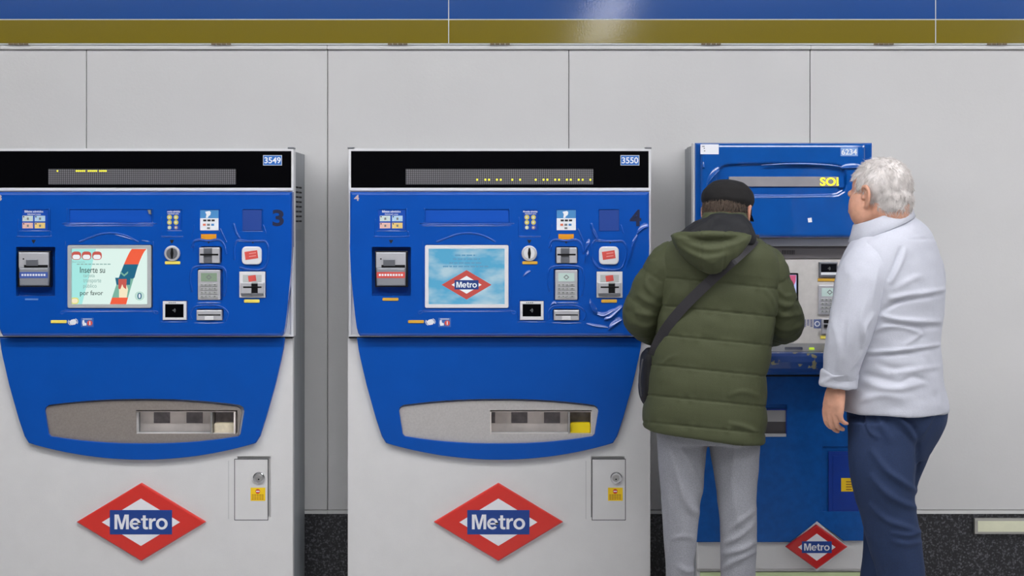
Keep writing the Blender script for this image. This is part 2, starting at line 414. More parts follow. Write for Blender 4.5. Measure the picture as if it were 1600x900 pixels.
for x in (.66, 4.5):
    for y in (-5.1, -6.9):
        luminaire(x - .1, x + .1, y, y + 1.6, 'long white ceiling lamp at right angles to the machines')
# photoluminescent guide strip on the skirting
gs = empty('guide_strip', P(1620, 834, WALL)); tag(gs, 'cream luminous guide strip in a thin metal frame on the granite skirting', 'guide strip')
YG = WALL - .012
box('frame', 1523, 810.5, 1760, 834.5, YG, WALL + .004, mat('strip_frame', (176, 174, 168), .4, metal=.4), gs, .0015)
M_LUM = mat('luminous_cream', (226, 226, 198), .5, noise=.03, nscale=40)
box('luminous_insert', 1528, 814, 1755, 831, YG - .001, YG + .002, M_LUM, gs, .0005)

# ------------------------------------------------------------------ signs and shared pieces
def diamond(cx, cy, hw, hh): return [(cx - hw, cy), (cx, cy - hh), (cx + hw, cy), (cx, cy + hh)]
def metro_sign(cx, cy, hw, hh, yf, parent, red, depth=.012, mats=None, border=True, name='metro_sign'):
    """rhombus sign: red body, white lozenge, blue bar and lettering"""
    W, Bm, T = mats or (M_SIGNW, M_SIGNB, M_SIGNW)
    k = hw / 101.
    bk = prism(name, diamond(cx, cy, hw, hh), yf, yf + depth, red, parent, bevel=min(.005, depth * .5), seg=2)
    if border: prism('sign_border', diamond(cx, cy, hw + 3.2 * k, hh + 2.4 * k), yf + depth - .002, yf + depth, M_FRAME, bk)
    e = .0006
    prism('sign_lozenge', diamond(cx, cy, 61 * k, hh * .607), yf - e, yf, W, bk)
    prism('sign_bar', rect(cx - 48.6 * k, cy - 19 * k, cx + 48.6 * k, cy + 19 * k), yf - 2 * e, yf - e * .5, Bm, bk)
    metro_word(cx - 41.3 * k, cy - 12 * k, cx + 41.8 * k, cy + 11 * k, yf - 3 * e, T, bk)
    return bk
def contactless(name, cx, cy, s, yf, m, parent):
    polys = [circ(cx - 3 * s, cy, .8 * s, 6)]
    for r in (2.2, 3.8, 5.4):
        o, i = [], []
        for a in range(-50, 51, 20):
            o.append((cx - 3 * s + r * s * math.cos(R(a)), cy + r * s * math.sin(R(a))))
            i.append((cx - 3 * s + (r - .8) * s * math.cos(R(a)), cy + (r - .8) * s * math.sin(R(a))))
        polys.append(o + i[::-1])
    return multi(name, polys, yf, yf + .0004, m, parent)
def keypad(name, x0, y0, x1, y1, yf, parent, lcd, body_m):
    w, h = x1 - x0, y1 - y0
    b = box(name, x0, y0, x1, y1, yf, yf + .03, body_m, parent, .002, r=1.5)
    s = box('pad_screen', x0 + .14 * w, y0 + .1 * h, x1 - .14 * w, y0 + .38 * h, yf - .0008, yf + .001, lcd, b)
    polys = diamond((x0 + x1) / 2, y0 + .24 * h, .13 * w, .09 * h)
    ring_frame('pad_symbol', polys, diamond((x0 + x1) / 2, y0 + .24 * h, .08 * w, .05 * h), yf - .0012, yf - .0006, M_PRINTG, b)
    for r_ in range(4):
        for c in range(4):
            kx = x0 + w * (.12 + .18 * c); ky = y0 + h * (.46 + .13 * r_); kw = w * (.13 if c < 3 else .22)
            k = box('key', kx, ky, kx + kw, ky + h * .085, yf - .003, yf + .001, M_KEY, b, .0006)
            box('key_mark', kx + kw * .3, ky + h * .025, kx + kw * .62, ky + h * .05, yf - .0033, yf - .0028, M_PRINTK, b)
    return b

# ------------------------------------------------------------------ the two wide ticket machines
def wide_machine(dx, number, big, label, one):
    X = lambda x: x + dx                       # pixel shift of the whole machine at the front plane
    pr = lambda pts: [(x + dx, y) for x, y in pts]
    base = P(X(780.5), 340, .14); base.z = 0
    root = empty('ticket_machine', base)
    tag(root, label, 'ticket machine', 'wide blue and white ticket machines')
    def bx(name, x0, y0, x1, y1, yf, yb, m, parent=root, bevel=0, r=0): return box(name, X(x0), y0, X(x1), y1, yf, yb, m, parent, bevel, r)
    def tx(name, body, x0, y0, x1, y1, yf, m, parent, bold=0): return text(name, body, X(x0), y0, X(x1), y1, yf, m, parent, bold)
    zf = lambda py, y: P(0, py, y).z
    # casing
    a, b = P(X(546.5), 235, 0), P(X(1014.5), 235, 0)
    bm = bmesh.new(); bmesh.ops.create_cube(bm, size=1); lo, hi = (a.x, .025, 0), (b.x, WALL - .001, a.z)
    for v in bm.verts: v.co = Vector([(lo[i] + hi[i]) / 2 + v.co[i] * (hi[i] - lo[i]) for i in range(3)])
    body = cut('casing', bm, [prism_bm(pr(rect(764.5, 642.5, 926.5, 682)), -.05, .11)], M_SIDE, root, .003)
    vx = b.x
    for k in range(8):
        for j in range(2):
            wbox('vent_slot', (vx - .001, .09 + j * .07, 1.60 - k * .0165), (vx + .0012, .145 + j * .07, 1.606 - k * .0165), M_DARK, body)
    wbox('maker_plate', (vx - .001, .065, 1.42), (vx + .0008, .21, 1.46), mat('side_plate', (136, 140, 146), .5), body)
    # upper head frame with the display
    YU = -.02
    ring_frame('head_frame', pr(rect(545, 232, 1017, 526)), pr(rect(548.5, 236, 1013.5, 523)), YU, .026, M_FRAME, root)
    bx('head_backing', 547, 234, 1015, 525, YU + .008, .024, M_FRAME)
    bx('frame_rail', 546, 293.5, 1016, 298.2, YU - .004, YU + .01, M_FRAME, root, .001)
    disp = bx('display_glass', 548.5, 236, 1013.5, 293.5, YU - .002, YU + .008, M_GLASSB, root, .001)
    bx('led_matrix', 634, 264, 927, 288, YU - .0026, YU - .001, M_LEDM, disp)
    if one:
        xs = [(89.7, 1)] + [(119.5 + 3.1 * k, 1) for k in range(5)] + [(138 + 3.1 * k, 1) for k in range(5)] + [(156 + 3.1 * k, 1) for k in range(4)]
        dots = [circ(x, 267.1, 1.25, 8) for x, _ in xs]
    else:
        dots = [circ(x, 280.9, 1.5, 8) for x in (745.5, 758.4, 764.1, 776.4, 782.4, 800.4, 812.7, 837, 849.3, 855.3, 867.6, 873.6, 885.9, 891.9, 904.2, 910.5, 922.5)]
    multi('lit_leds', dots, YU - .0034, YU - .0026, M_LED, disp)
    pl = bx('number_plate', 969.5, 242.5, 999, 258.5, YU - .003, YU - .001, M_FRAME, root)
    bx('plate_face', 970.3, 243.3, 998.2, 257.7, YU - .0034, YU - .002, mat('plate_blue', (30, 104, 190), .4), pl)
    tx('plate_number', number, 971.6, 245.6, 997.2, 255.4, YU - .004, M_PRINTW, pl, .02)
    for cx in (548, 1013):
        bx('hinge_tab', cx - 5, 230.2, cx + 5, 232.4, YU - .002, .01, M_SILVERD, root, .0006)
    # blue operating panel with recesses
    YP = -.055
    side = [(1014.5, 299.5), (1014.5, 385), (1012.8, 425), (1009.5, 460), (1006.5, 490), (1003.5, 512), (1002, 521), (999, 525.5)]
    out = side + [(1561 - x, y) for x, y in side[::-1]]
    C = lambda x0, y0, x1, y1, d, r=1.5: prism_bm(pr(rect(x0, y0, x1, y1, r)), YP - .02, YP + d)
    cutters = [C(580, 386, 641.5, 463, .03), C(590, 327, 634.5, 360.5, .003), C(664, 327, 795.5, 348.5, .004),
               C(663.5, 382.5, 795, 481.5, .014, 3), C(817, 327.5, 841, 360.5, .003), C(869, 327.5, 900.5, 360.5, .003),
               C(867.5, 385, 903.5, 412.5, .02, 5), C(865, 420, 905, 470, .014, 3), C(935.5, 327, 968, 361.5, .004),
               C(863.5, 483, 906.5, 501.5, .012, 4), C(932, 424, 973, 465.5, .008, 1), C(812, 470, 850, 500.5, .008, 1)]
    panel = cut('operating_panel', prism_bm(pr(out), YP, YU + .009, .01, 3), cutters, M_BLUE, root, .0012)
    # pressed outlines around the groups: raised lips
    def rib(pts, r=.0028, k=5):
        """raised pressed rib along pts"""
        p3 = [tuple(P(x + dx, y, YP + .0006)) for x, y in pts]
        v, f = tube(p3, [r] * len(p3), n=10, k=k, up=(0, 1, 0)); raw('highlight_rib', v, f, M_BLUE, panel)
    def poly(pts):     # polyline with tight corners
        out = [pts[0]]
        for a_, b_, c_ in zip(pts[:-2], pts[1:-1], pts[2:]):
            for q_ in (a_, c_):
                L_ = math.hypot(q_[0] - b_[0], q_[1] - b_[1]); t_ = min(.5, 2.5 / L_); out.append((b_[0] + (q_[0] - b_[0]) * t_, b_[1] + (q_[1] - b_[1]) * t_))
        return out + [pts[-1]]
    rib(poly([(635.3, 326), (635.3, 361), (589.5, 361)]), .0018); rib(poly([(587, 343), (586, 369.5), (637.5, 369.5), (638, 362)]), .0024)
    rib(poly([(663.2, 326), (663.2, 349.3), (796.3, 349.3), (796.3, 326)]), .0018); rib([(660, 351.8), (798, 351.8)], .0018)
    rib(poly([(811, 340), (810.5, 369), (844, 369.5)]), .0022)
    rib([(683, 377.5), (700, 371), (716, 365.5), (731, 364), (746, 365.5), (760, 370), (773.5, 377.5)], .0034)
    rib(poly([(660.5, 378), (660.5, 485), (798, 485), (798, 378)]), .0016)
    rib([(858, 386), (861, 378), (869, 374), (884, 376), (899, 374), (908, 381), (912, 396)], .0036); rib([(862, 352), (858, 372)], .002); rib([(903, 358), (912, 378)], .003)
    rib([(859, 455), (856, 440), (857, 424), (864, 416.5), (884, 415), (904, 416.5), (911, 424), (912, 442), (909, 462)], .0034)
    rib([(858, 498), (856, 490), (862, 480), (874, 477), (896, 477), (908, 481), (915, 490), (912, 500)], .003)
    rib([(925, 405), (925, 385), (931, 375), (945, 376.5), (962, 376.5), (973, 377), (978, 388), (977, 405), (969, 420), (948, 421), (934, 418)], .0036)
    rib([(924, 350), (927, 362), (933, 372)], .0045); rib([(970, 352), (974, 364)], .0026)
    W = lambda pts, h: wedge(pts, h, YP, M_BLUE, panel, dx)  # thin slopes laid along the ribs as added highlights
    W([(592, 361.5), (634, 361.5)], 1.8); W([(588, 370.5), (636, 370.5)], 1.6); W([(666, 350.5), (794, 350.5)], 1.8); W([(661, 353.4), (797, 353.4)], 1.3)
    W([(683, 378.5), (700, 372), (716, 366.5), (731, 365), (746, 366.5), (760, 371), (773.5, 378.5)], 2.8); W([(812, 370.5), (843, 370.5)], 1.6)
    W([(860, 380), (869, 375.5), (884, 377.5), (899, 375.5), (907, 381)], 3); W([(929, 377), (945, 378), (962, 378), (975, 378)], 2.6)
    W([(866, 473.5), (903, 473.5)], 1.8); W([(859, 421), (866, 417), (884, 416), (902, 417), (909, 421)], 2); W([(862, 504.5), (884, 505.5), (908, 504.5)], 1.6); W([(812, 503.5), (850, 503.5)], 1.6)
    W([(662, 487), (797, 487)], 1.2); W([(908, 384), (911, 398)], 4); W([(860, 394), (862, 384)], 4)
    if not one:                      # slopes shaped to catch the lamps as wavy white reflections
        W([(1013, 354), (1004, 358), (995, 366)], 9); W([(996, 368), (988, 385), (984, 402), (978, 420)], 9); W([(925, 358), (929, 368), (935, 377)], 10)
        W([(912, 396), (917, 386), (922, 378)], 10); W([(913, 412), (916, 402), (920, 396)], 9); W([(924, 398), (928, 412), (938, 422)], 7)
        W([(921, 472), (925, 484), (934, 490)], 13); W([(928, 490), (944, 494), (962, 484)], 7); W([(944, 500), (956, 496), (972, 480)], 11); W([(950, 516), (960, 508), (972, 500)], 10)
        W([(916, 506), (930, 510), (950, 512)], 4); W([(817, 433), (823, 428), (829, 424)], 4); W([(860, 478), (866, 474), (872, 478)], 4)
    else:
        W([(738, 367), (756, 372), (776, 378)], 2.4); W([(780, 376), (792, 378)], 1.6)
    rib(poly([(809.5, 469), (809.5, 503), (851, 503)]), .0018)
    # header strip insert
    bx('header_insert', 665, 328, 794.5, 347.5, YP + .003, YP + .0045, mat('insert_blue', (4, 80, 184), .35), panel)
    # banknote labels
    nl = bx('banknote_label', 591, 328, 633.5, 359.5, YP + .0018, YP + .0035, mat('label_blue', (0, 72, 174), .4), panel)
    tx('label_lettering', 'Billetes admitidos', 597, 328.7, 626, 332.2, YP + .0012, M_PRINTW, nl, .01)
    tx('label_lettering', 'Admitted notes', 601, 333.2, 622, 336, YP + .0012, M_PRINTW, nl)
    for k, (x, y, c) in enumerate(((593.5, 337, (198, 214, 210)), (612.5, 337, (176, 206, 226)), (593.5, 348, (226, 184, 170)), (612.5, 348, (232, 200, 120)))):
        nt_ = bx('banknote_print', x, y, x + 16.5, y + 8.8, YP + .0012, YP + .002, mat('banknote_%d' % k, c, .6, noise=.12, nscale=400), nl)
        bx('banknote_mark', x + 1, y + .8, x + 3, y + 2.6, YP + .0008, YP + .0014, M_NAVYP, nl)
        bx('banknote_mark', x + 7, y + 3, x + 10, y + 6.5, YP + .0008, YP + .0014, M_PRINTG, nl)
    # small direction triangles
    for cx in (611, 827, 884.5, 953.5):
        prism('arrow_mark', pr([(cx - 3.5, 375), (cx + 3.5, 375), (cx, 381)]), YP - .0008, YP + .001, M_PRINTK, panel)
    # banknote acceptor
    ba = bx('banknote_acceptor', 586, 392.5, 637, 448.5, YP + .004, YP + .03, M_BLACK, root, .002)
    bx('acceptor_face', 587.5, 394.5, 634, 418, YP - .006, YP + .01, M_SILVER, ba, .002)
    prism('acceptor_chin', pr([(587.5, 418), (634, 418), (633, 446.5), (588.5, 446.5)]), YP - .012, YP + .012, mat('chin_grey', (158, 160, 166), .3, metal=.3), ba, .006, 3)
    bx('slot_shroud', 599, 405.5, 617, 415.5, YP - .013, YP, M_SILVERD, ba, .0015)
    bx('note_slot', 596, 414, 633, 418.3, YP - .0075, YP, M_BLACK, ba)
    bx('screw', 594, 403.5, 596.2, 405.7, YP - .0068, YP, M_BLACK, ba)
    st = M_PRINTR if not one else mat('acceptor_blue', (66, 92, 168), .5)
    sk = bx('acceptor_sticker', 588.5, 425, 632.8, 434.5, YP - .0128, YP - .008, st, ba)
    for k in range(9): bx('sticker_text', 592 + 4.3 * k, 428, 595 + 4.3 * k, 431.2, YP - .0132, YP - .0126, M_PRINTW, ba)
    if one: pass
    st_m = M_YEL if one else M_AMB
    def strip(x0, y0, x1, y1, m=st_m): return bx('light_strip', x0, y0, x1, y1, YP - .003, YP + .001, m, panel, .0012, r=1.4)
    if not one: strip(597.5, 465.5, 622.5, 470)
    else: bx('worn_strip', 597.5, 466.5, 618, 469, YP - .001, YP + .001, mat('worn_strip', (84, 130, 198), .6), panel)
    strip(816, 408.2, 840, 413); strip(637.5, 500.3, 662.5, 505, M_YEL if one else M_AMB)
    # screen
    fr_m = M_FRAME if not one else mat('screen_frame_grey', (176, 180, 180), .35)
    bz = ring_frame('screen_frame', pr(rect(664, 383, 794.5, 481, 2.5)), pr(rect(669.5, 388.5, 788.5, 475.5, .8)), YP - .004, YP + .012, fr_m, root)
    e = YP + .006
    if not one:
        scr = bx('screen', 669, 388, 789, 476, e, YP + .012, M_SKY)
        metro_sign(729, 445, 39, 23, e - .0006, scr, glow('logo_red', (204, 84, 78), .85), .0005, (G_WHITE, G_NAVY, G_WHITE), False, 'screen_logo')
        row = [(711, 745, 399), (708, 750, 405), (702, 752, 411), (692, 764, 416.5)]
        pol = []
        rng = np.random.default_rng(4)
        for x0, x1, y in row:
            x = x0
            while x < x1:
                w = rng.uniform(3, 9); pol.append(rect(x, y - 1.3, min(x + w, x1), y + 1)); x += w + 1.6
        multi('screen_faint_text', pol, e - .0005, e, G_BTXT, scr)
    else:
        scr = bx('screen', 669, 388, 789, 476, e, YP + .012, G_BG)
        q = lambda x, y: (x + 558.5, y)          # measured on the left machine
        Q = lambda pts: pr([q(*p) for p in pts])
        prism('screen_tint', Q([(111, 389), (150, 389), (128, 476), (111, 476)]), e - .0002, e, G_CY, scr)
        def band(y0, y1, m, nm):
            xl = lambda y: 206 - 34.5 * ((y - 389) / 87) ** .8; xr = lambda y: 229 - 32 * ((y - 389) / 87) ** .72
            ys = np.linspace(y0, y1, 7)
            prism(nm, Q([(xl(y), y) for y in ys] + [(xr(y), y) for y in ys[::-1]]), e - .0005, e, m, scr)
        band(389, 413, G_OR, 'screen_band'); band(413, 435, G_TEAL, 'screen_band'); band(435, 465, G_SEA, 'screen_band'); band(465, 476, G_OR, 'screen_band')
        prism('screen_ticket', Q([(180, 434), (204, 434), (203, 445), (182, 445)]), e - .0008, e, G_TEAL, scr)
        prism('screen_ticket', Q([(206, 416), (215, 416), (210, 434), (205, 436)]), e - .0008, e, G_TEAL, scr)
        prism('screen_hand', Q([(186, 445), (196, 441), (200, 452), (198, 465), (186, 465)]), e - .001, e, G_CREAM, scr)
        prism('screen_card', Q([(185, 436), (198, 436), (197, 452), (193, 449), (191, 444), (188, 452), (185, 451)]), e - .0012, e, G_RED, scr)
        prism('screen_arrow', Q([(188, 424), (194, 429), (200, 424), (200, 427), (194, 432), (188, 427)]), e - .0012, e, G_SEA, scr)
        for cx in (119.3, 135.2, 151.5):
            prism('screen_icon', Q(rect(cx - 7.5, 393, cx + 7.5, 406, 5)), e - .0005, e, G_RED, scr)
            prism('screen_icon_face', Q(rect(cx - 5.8, 398, cx + 5.8, 405, 3)), e - .0008, e, G_WHITE, scr)
        tx('screen_text', 'Bienvenido', *q(113, 407.6), *q(133, 410.6), e - .0004, G_FAINT, scr)
        bxs = [rect(120 + 6 * k + 558.5, 412, 124.6 + 6 * k + 558.5, 413.6) for k in range(9)]
        multi('screen_small_text', pr_list(bxs, dx), e - .0005, e, G_FAINT, scr)
        for s, x0, y0, x1, y1, m in (('Inserte su', 125, 417, 164, 426.5, G_INK), ('tarjeta', 130, 428, 148, 435, G_FAINT), ('transporte', 130, 436, 158, 443.5, G_FAINT),
                                     ('público', 130, 443.5, 151, 451.5, G_FAINT), ('por favor', 125, 454, 161, 463.5, G_INK)):
            tx('screen_text', s, *q(x0, y0), *q(x1, y1), e - .0005, m, scr, .004)
        prism('screen_button', Q(rect(110.5, 465, 123, 475, 4)), e - .0005, e, G_YEL, scr)
        prism('screen_button_face', Q(rect(112, 466.5, 121.5, 473.5, 3)), e - .0008, e, G_CREAM, scr)
        prism('screen_symbol', Q(circ(218, 462.5, 3.6, 14, 5)), e - .0005, e, G_TEAL, scr)
        prism('screen_symbol_core', Q(circ(218, 462.5, 1.6, 12, 3.6)), e - .0008, e, G_WHITE, scr)
        for r_ in (5.5, 7.2):
            ring_frame('screen_symbol_wave', Q(circ(218, 462.5, r_, 16, r_ * .95)), Q(circ(218, 462.5, r_ - .6, 16, r_ * .95 - .6)), e - .0005, e, G_SEA, scr)
    # coins
    cl = bx('coin_label', 818, 328.5, 840, 359.5, YP + .0018, YP + .0035, MATS['label_blue'], panel)
    tx('label_lettering', 'Monedas admitidas', 817.5, 329, 839.8, 332, YP + .0012, M_PRINTW, cl, .01)
    tx('label_lettering', 'Admitted coins', 820, 332.6, 837.6, 335, YP + .0012, M_PRINTW, cl)
    for r_ in range(3):
        for c in range(2):
            cx, cy = 823.3 + 10.2 * c, 339.5 + 8 * r_; rr = 3.7 if r_ < 2 and not (r_ + c == 0) else 3.9
            if r_ == 2: rr = 3
            cm = mat('coin_gold', (208, 196, 96), .5) if r_ < 2 else (mat('coin_pale', (186, 198, 170), .5) if c == 0 else mat('coin_copper', (150, 130, 150), .5))
            prism('coin_print', pr(circ(cx, cy, rr, 14)), YP + .001, YP + .002, cm, cl)
            prism('coin_core', pr(circ(cx - .3, cy, rr * .45, 10)), YP + .0006, YP + .0012, mat('coin_core', (216, 214, 190), .5), cl)
    cs = prism('coin_slot', pr(circ(827, 396, 12.3, 28)), YP - .008, YP + .002, M_SILVER, root, .003)
    prism('slot_disc', pr(circ(827, 396, 8.8, 24)), YP - .0095, YP - .006, M_SILVERD if one else M_FRAME, cs, .001)
    prism('coin_gap', pr([(826, 387.5), (828.4, 387.5), (829.6, 396), (828.4, 404), (826, 404), (824.6, 396)]), YP - .0102, YP - .008, M_BLACK, cs)
    # card label, orange label, card reader
    k1 = bx('card_label', 869.8, 328.3, 899.8, 341, YP + .0012, YP + .0035, M_LIGHTB, panel)
    bx('card_label_face', 869.8, 341, 899.8, 359.7, YP + .0012, YP + .0035, M_PRINTW, k1)
    prism('hand_icon', pr([(879, 331), (886, 329.6), (888, 332), (887, 336), (884, 338), (883.4, 340.6), (880, 340.6), (881, 335)]), YP + .0006, YP + .0014, M_PRINTW, k1)
    for k in range(3):
        bx('icon_mark', 876 + 6.5 * k, 343, 881 + 6.5 * k, 345.8, YP + .0006, YP + .0014, M_PRINTK, k1)
        bx('icon_mark', 875.5 + 6.5 * k, 349.5, 880 + 6.5 * k, 352.8, YP + .0006, YP + .0014, (mat('icon_red', (220, 120, 90), .5), M_PRINTG, M_LIGHTB)[k], k1)
    bx('icon_mark', 882, 355, 886.5, 358, YP + .0006, YP + .0014, M_PRINTG, k1)
    bx('orange_label', 872.5, 365.8, 896.5, 374, YP - .0012, YP + .001, M_ORANGE, panel)
    cr = bx('card_reader', 869, 386.5, 902, 411.5, YP + .004, YP + .02, M_SILVER, root, .002)
    bx('reader_jaw', 869.6, 387, 876.5, 411, YP - .008, YP + .006, M_SILVER, cr, .002)
    bx('reader_jaw', 889.5, 387, 901.3, 411, YP - .008, YP + .006, M_SILVER, cr, .002)
    prism('reader_hood', pr([(874.5, 387.3), (891, 387.3), (889, 394), (889, 404), (891, 411), (875, 411), (877, 404), (877, 394)]), YP - .003, YP + .006, M_SILVERD, cr, .002)
    bx('card_gap', 871, 396.5, 899.5, 399.2, YP - .0085, YP, M_BLACK, cr)
    # pin pad
    keypad('pin_pad', X(867.5), 422, X(902.3), 468.5, YP - .002, root, M_LCD if one else M_LCD2, M_SILVER)
    # receipt slot
    rs = bx('receipt_slot', 865.3, 484.5, 905, 500.5, YP - .006, YP + .012, M_SILVER, root, .003)
    bx('receipt_gap', 868, 491.2, 903, 493, YP - .0068, YP - .004, M_BLACK, rs)
    bx('receipt_lip', 878, 494, 891.5, 500, YP - .009, YP - .004, M_FRAME, rs, .001)
    # blank mesh plate, contactless card pad, card dispenser, bank-card reader
    bx('blank_plate', 936.5, 328, 967, 360.5, YP + .002, YP + .0045, mat('blank_plate', (16, 62, 146), .5, bump=.0004, bscale=900), panel)
    cp = bx('card_pad', 936, 385.2, 967, 413.3, YP - .008, YP + .002, M_FRAME, root, .003, r=7)
    a_ = R(-8); ca, sa = math.cos(a_), math.sin(a_)
    rot = lambda cx, cy, w, h: [(cx + x * ca - y * sa, cy + x * sa + y * ca) for x, y in ((-w, -h), (w, -h), (w, h), (-w, h))]
    prism('card_picture', pr(rot(951.2, 398.5, 10, 6.3)), YP - .0088, YP - .0075, M_PRINTR, cp)
    for y in (395.6, 400.2): prism('card_picture_mark', pr(rot(953, y, 5.5, .7)), YP - .0092, YP - .0084, mat('pale_red', (232, 150, 144), .5), cp)
    cd = bx('card_dispenser', 932.3, 424.5, 972.7, 465.2, YP - .003, YP + .008, M_FRAME, root, .0015)
    bx('dispenser_window', 938, 429.5, 967, 445, YP - .0036, YP - .001, mat('window_grey', (188, 192, 190), .25), cd)
    prism('dispenser_card', pr(rot(952.5, 435, 6, 4.6)), YP - .0042, YP - .003, M_PRINTR, cd)
    bx('dispenser_jaw', 934, 441.5, 951, 458.5, YP - .014, YP, M_SILVER, cd, .002)
    bx('dispenser_jaw', 961, 441.5, 970.5, 458.5, YP - .014, YP, M_SILVER, cd, .002)
    bx('dispenser_throat', 949.5, 443, 962.5, 458, YP - .01, YP, M_BLACK, cd, .001)
    bx('dispenser_gap', 938.5, 447.5, 967, 450, YP - .0145, YP - .008, M_BLACK, cd)
    bx('dispenser_sill', 935, 458.3, 969.5, 462, YP - .012, YP, M_SILVERD, cd, .001)
    strip(939.5, 468, 964, 473)
    nf = bx('bank_card_reader', 812.6, 470.8, 849.4, 500, YP - .005, YP + .008, M_FRAME, root, .002)
    bx('reader_glass', 816.5, 475, 845.3, 496 if one else 494.5, YP - .0058, YP - .003, M_GLASSB, nf, .0005)
    contactless('reader_symbol', X(831), 485, .8, YP - .0063, M_PRINTG, nf)
    multi('reader_lamps', [rect(X(822 + 3 * k), 472.2, X(824 + 3 * k), 473.6) for k in range(4)], YP - .0056, YP - .004, M_SILVERD, nf)
    # bottom pictograms
    ic = prism('pictogram', pr([(666, 503), (670, 499.5), (675, 498.5), (679, 503), (676, 507), (670, 508)]), YP - .0008, YP + .001, M_PRINTW, panel)
    for s in (1, -1):
        ring_frame('pictogram_arc', pr([(672.5 + 8 * math.cos(R(t)) * s, 503 + 6.5 * math.sin(R(t)) * s) for t in (-60, -30, 0, 30)]),
                   pr([(672.5 + 7.2 * math.cos(R(t)) * s, 503 + 5.7 * math.sin(R(t)) * s) for t in (-60, -30, 0, 30)]), YP - .0008, YP + .001, M_PRINTW, panel)
    sq = bx('service_sticker', 685, 496.8, 704.5, 511, YP - .0008, YP + .001, mat('sticker_blue', (62, 104, 178), .5), panel)
    prism('sticker_figure', pr([(687.5, 500.5), (690, 500), (690.5, 504), (693.5, 505), (693.5, 508.5), (688, 509), (687, 505)]), YP - .0013, YP - .0006, M_PRINTW, sq)
    prism('sticker_disc', pr(circ(698.8, 504.8, 4.2, 16)), YP - .0013, YP - .0006, M_PRINTR, sq)
    bx('sticker_bar', 698, 502, 699.6, 507.6, YP - .0017, YP - .001, M_PRINTW, sq)
    bx('sticker_line', 688, 498, 702, 498.9, YP - .0013, YP - .0006, M_PRINTW, sq)
    # machine numbers
    tx('machine_number', big, 984.2, 327.5, 1002, 353.5, YP - .0008, M_NAVYP, panel, .03)
    tx('machine_number', big, 553.3, 304.3, 561.2, 313.8, YP - .0008, mat('worn_number', (196, 176, 178), .6), panel, .015)
    if one:
        prism('peeling_corner', pr([(789, 328), (794, 328), (794.5, 335), (791, 334)]), YP - .001, YP + .003, M_PRINTG, panel)
    # lower cabinet
    cab_x0, cab_x1 = (543.5, 1016)
    zc = P(0, 528.5, 0).z
    dside = [(1003.5, 527.5), (1001, 545), (997.5, 562), (988.5, 601), (975, 649), (964.5, 682), (958, 692.5)]
    arc = [(780.5 + 177.5 * t, 692.5 + 26 * (1 - abs(t) ** 2.0)) for t in np.linspace(1, -1, 25)][1:-1]
    outl = dside + arc + [(1561 - x, y) for x, y in dside[::-1]]
    win = lambda d: prism_bm(pr(rect(765.6, 643.6, 925.5, 681)), -.05, d)
    doorcut = [prism_bm(pr(rect(924.8, 717.1, 977.5, 812.9)), -.05, .008)]
    a = P(X(cab_x0), 0, 0).x; b = P(X(cab_x1), 0, 0).x
    bm = bmesh.new(); bmesh.ops.create_cube(bm, size=1)
    lo, hi = (a, 0, .012), (b, .03, zc)
    for v in bm.verts: v.co = Vector([(lo[i] + hi[i]) / 2 + v.co[i] * (hi[i] - lo[i]) for i in range(3)])
    cab = cut('lower_cabinet', bm, [win(.1)] + doorcut, M_WHITE, root, .0006)
    wbox('cabinet_plinth', (a + .02, .02, 0), (b - .02, WALL - .01, .013), M_BLACK, root)
    bx('gap_seal', 545, 525.2, 1015.5, 528.8, YU + .008, .02, M_DARK)
    YZ = -.018
    tray_o = []
    for t in np.linspace(-1, 1, 15): tray_o.append((779 + 150 * t, 626 + 9.5 * abs(t) ** 2.2))
    tray_o += [(934.5, 639), (936.2, 645)] + [(930.5, 681), (927, 685)]
    for t in np.linspace(1, -1, 15)[1:-1]: tray_o.append((779 + 148 * t, 696.5 - 11.5 * abs(t) ** 2.2))
    tray_o += [(631, 685), (627.5, 681), (621.8, 645), (623.5, 639)]
    scale_in = [(779 + (x - 779) * .985, 661 + (y - 661) * .965) for x, y in tray_o]
    bez = cut('lower_bezel', prism_bm(pr(outl), YZ, .001, .004, 2), [prism_bm(pr(tray_o), -.06, .02)], M_BEZEL, root, .0015)
    tray = cut('tray_plate', prism_bm(pr([(779 + (x - 779) * 1.0, 661 + (y - 661) * 1.0) for x, y in tray_o]), -.008, .0), [win(.1)], M_TRAY1 if one else M_TRAY2, root)
    # tray pocket
    TB = .06
    x0, x1, z0, z1 = P(X(765.6), 0, -.008).x, P(X(925.5), 0, -.008).x, P(0, 681, -.008).z, P(0, 643.6, -.008).z
    t = .002
    wbox('tray_back', (x0, TB - .004, z0), (x1, TB, z1), M_TRAYIN, tray)
    wbox('tray_floor', (x0 + t, -.006, z0 - .001), (x1 - t, TB - .0045, z0 + .004), M_TRAYIN, tray)
    wbox('tray_cheek', (x0 - .001, -.006, z0), (x0 + .004, TB - .0045, z1), M_TRAYIN, tray)
    wbox('tray_cheek', (x1 - .004, -.006, z0), (x1 + .001, TB - .0045, z1), M_TRAYIN, tray)
    wbox('tray_top', (x0 + t, .0, z1 - .0015), (x1 - t, TB - .0045, z1 + .001), M_TRAYIN, tray)
    dxx = P(X(888), 0, 0).x
    wbox('tray_divider', (dxx, -.006, z0 + .001), (dxx + .005, TB - .0045, z1 - .001), M_STEEL, tray)
    for px_ in (766, 797, 848):
        q0 = P(X(px_ + 2), 0, TB - .006).x
        wbox('dark_flap', (q0, TB - .007, P(0, 661, .055).z), (q0 + (.012 if px_ == 766 else .054), TB - .0042, z1 - .003), mat('flap_grey', (116, 110, 112), .5, noise=.3, nscale=40), tray)
    wbox('dark_flap', (dxx + .007, TB - .02, P(0, 660, .04).z), (x1 - .005, TB - .0042, z1 - .003), MATS['flap_grey'], tray)
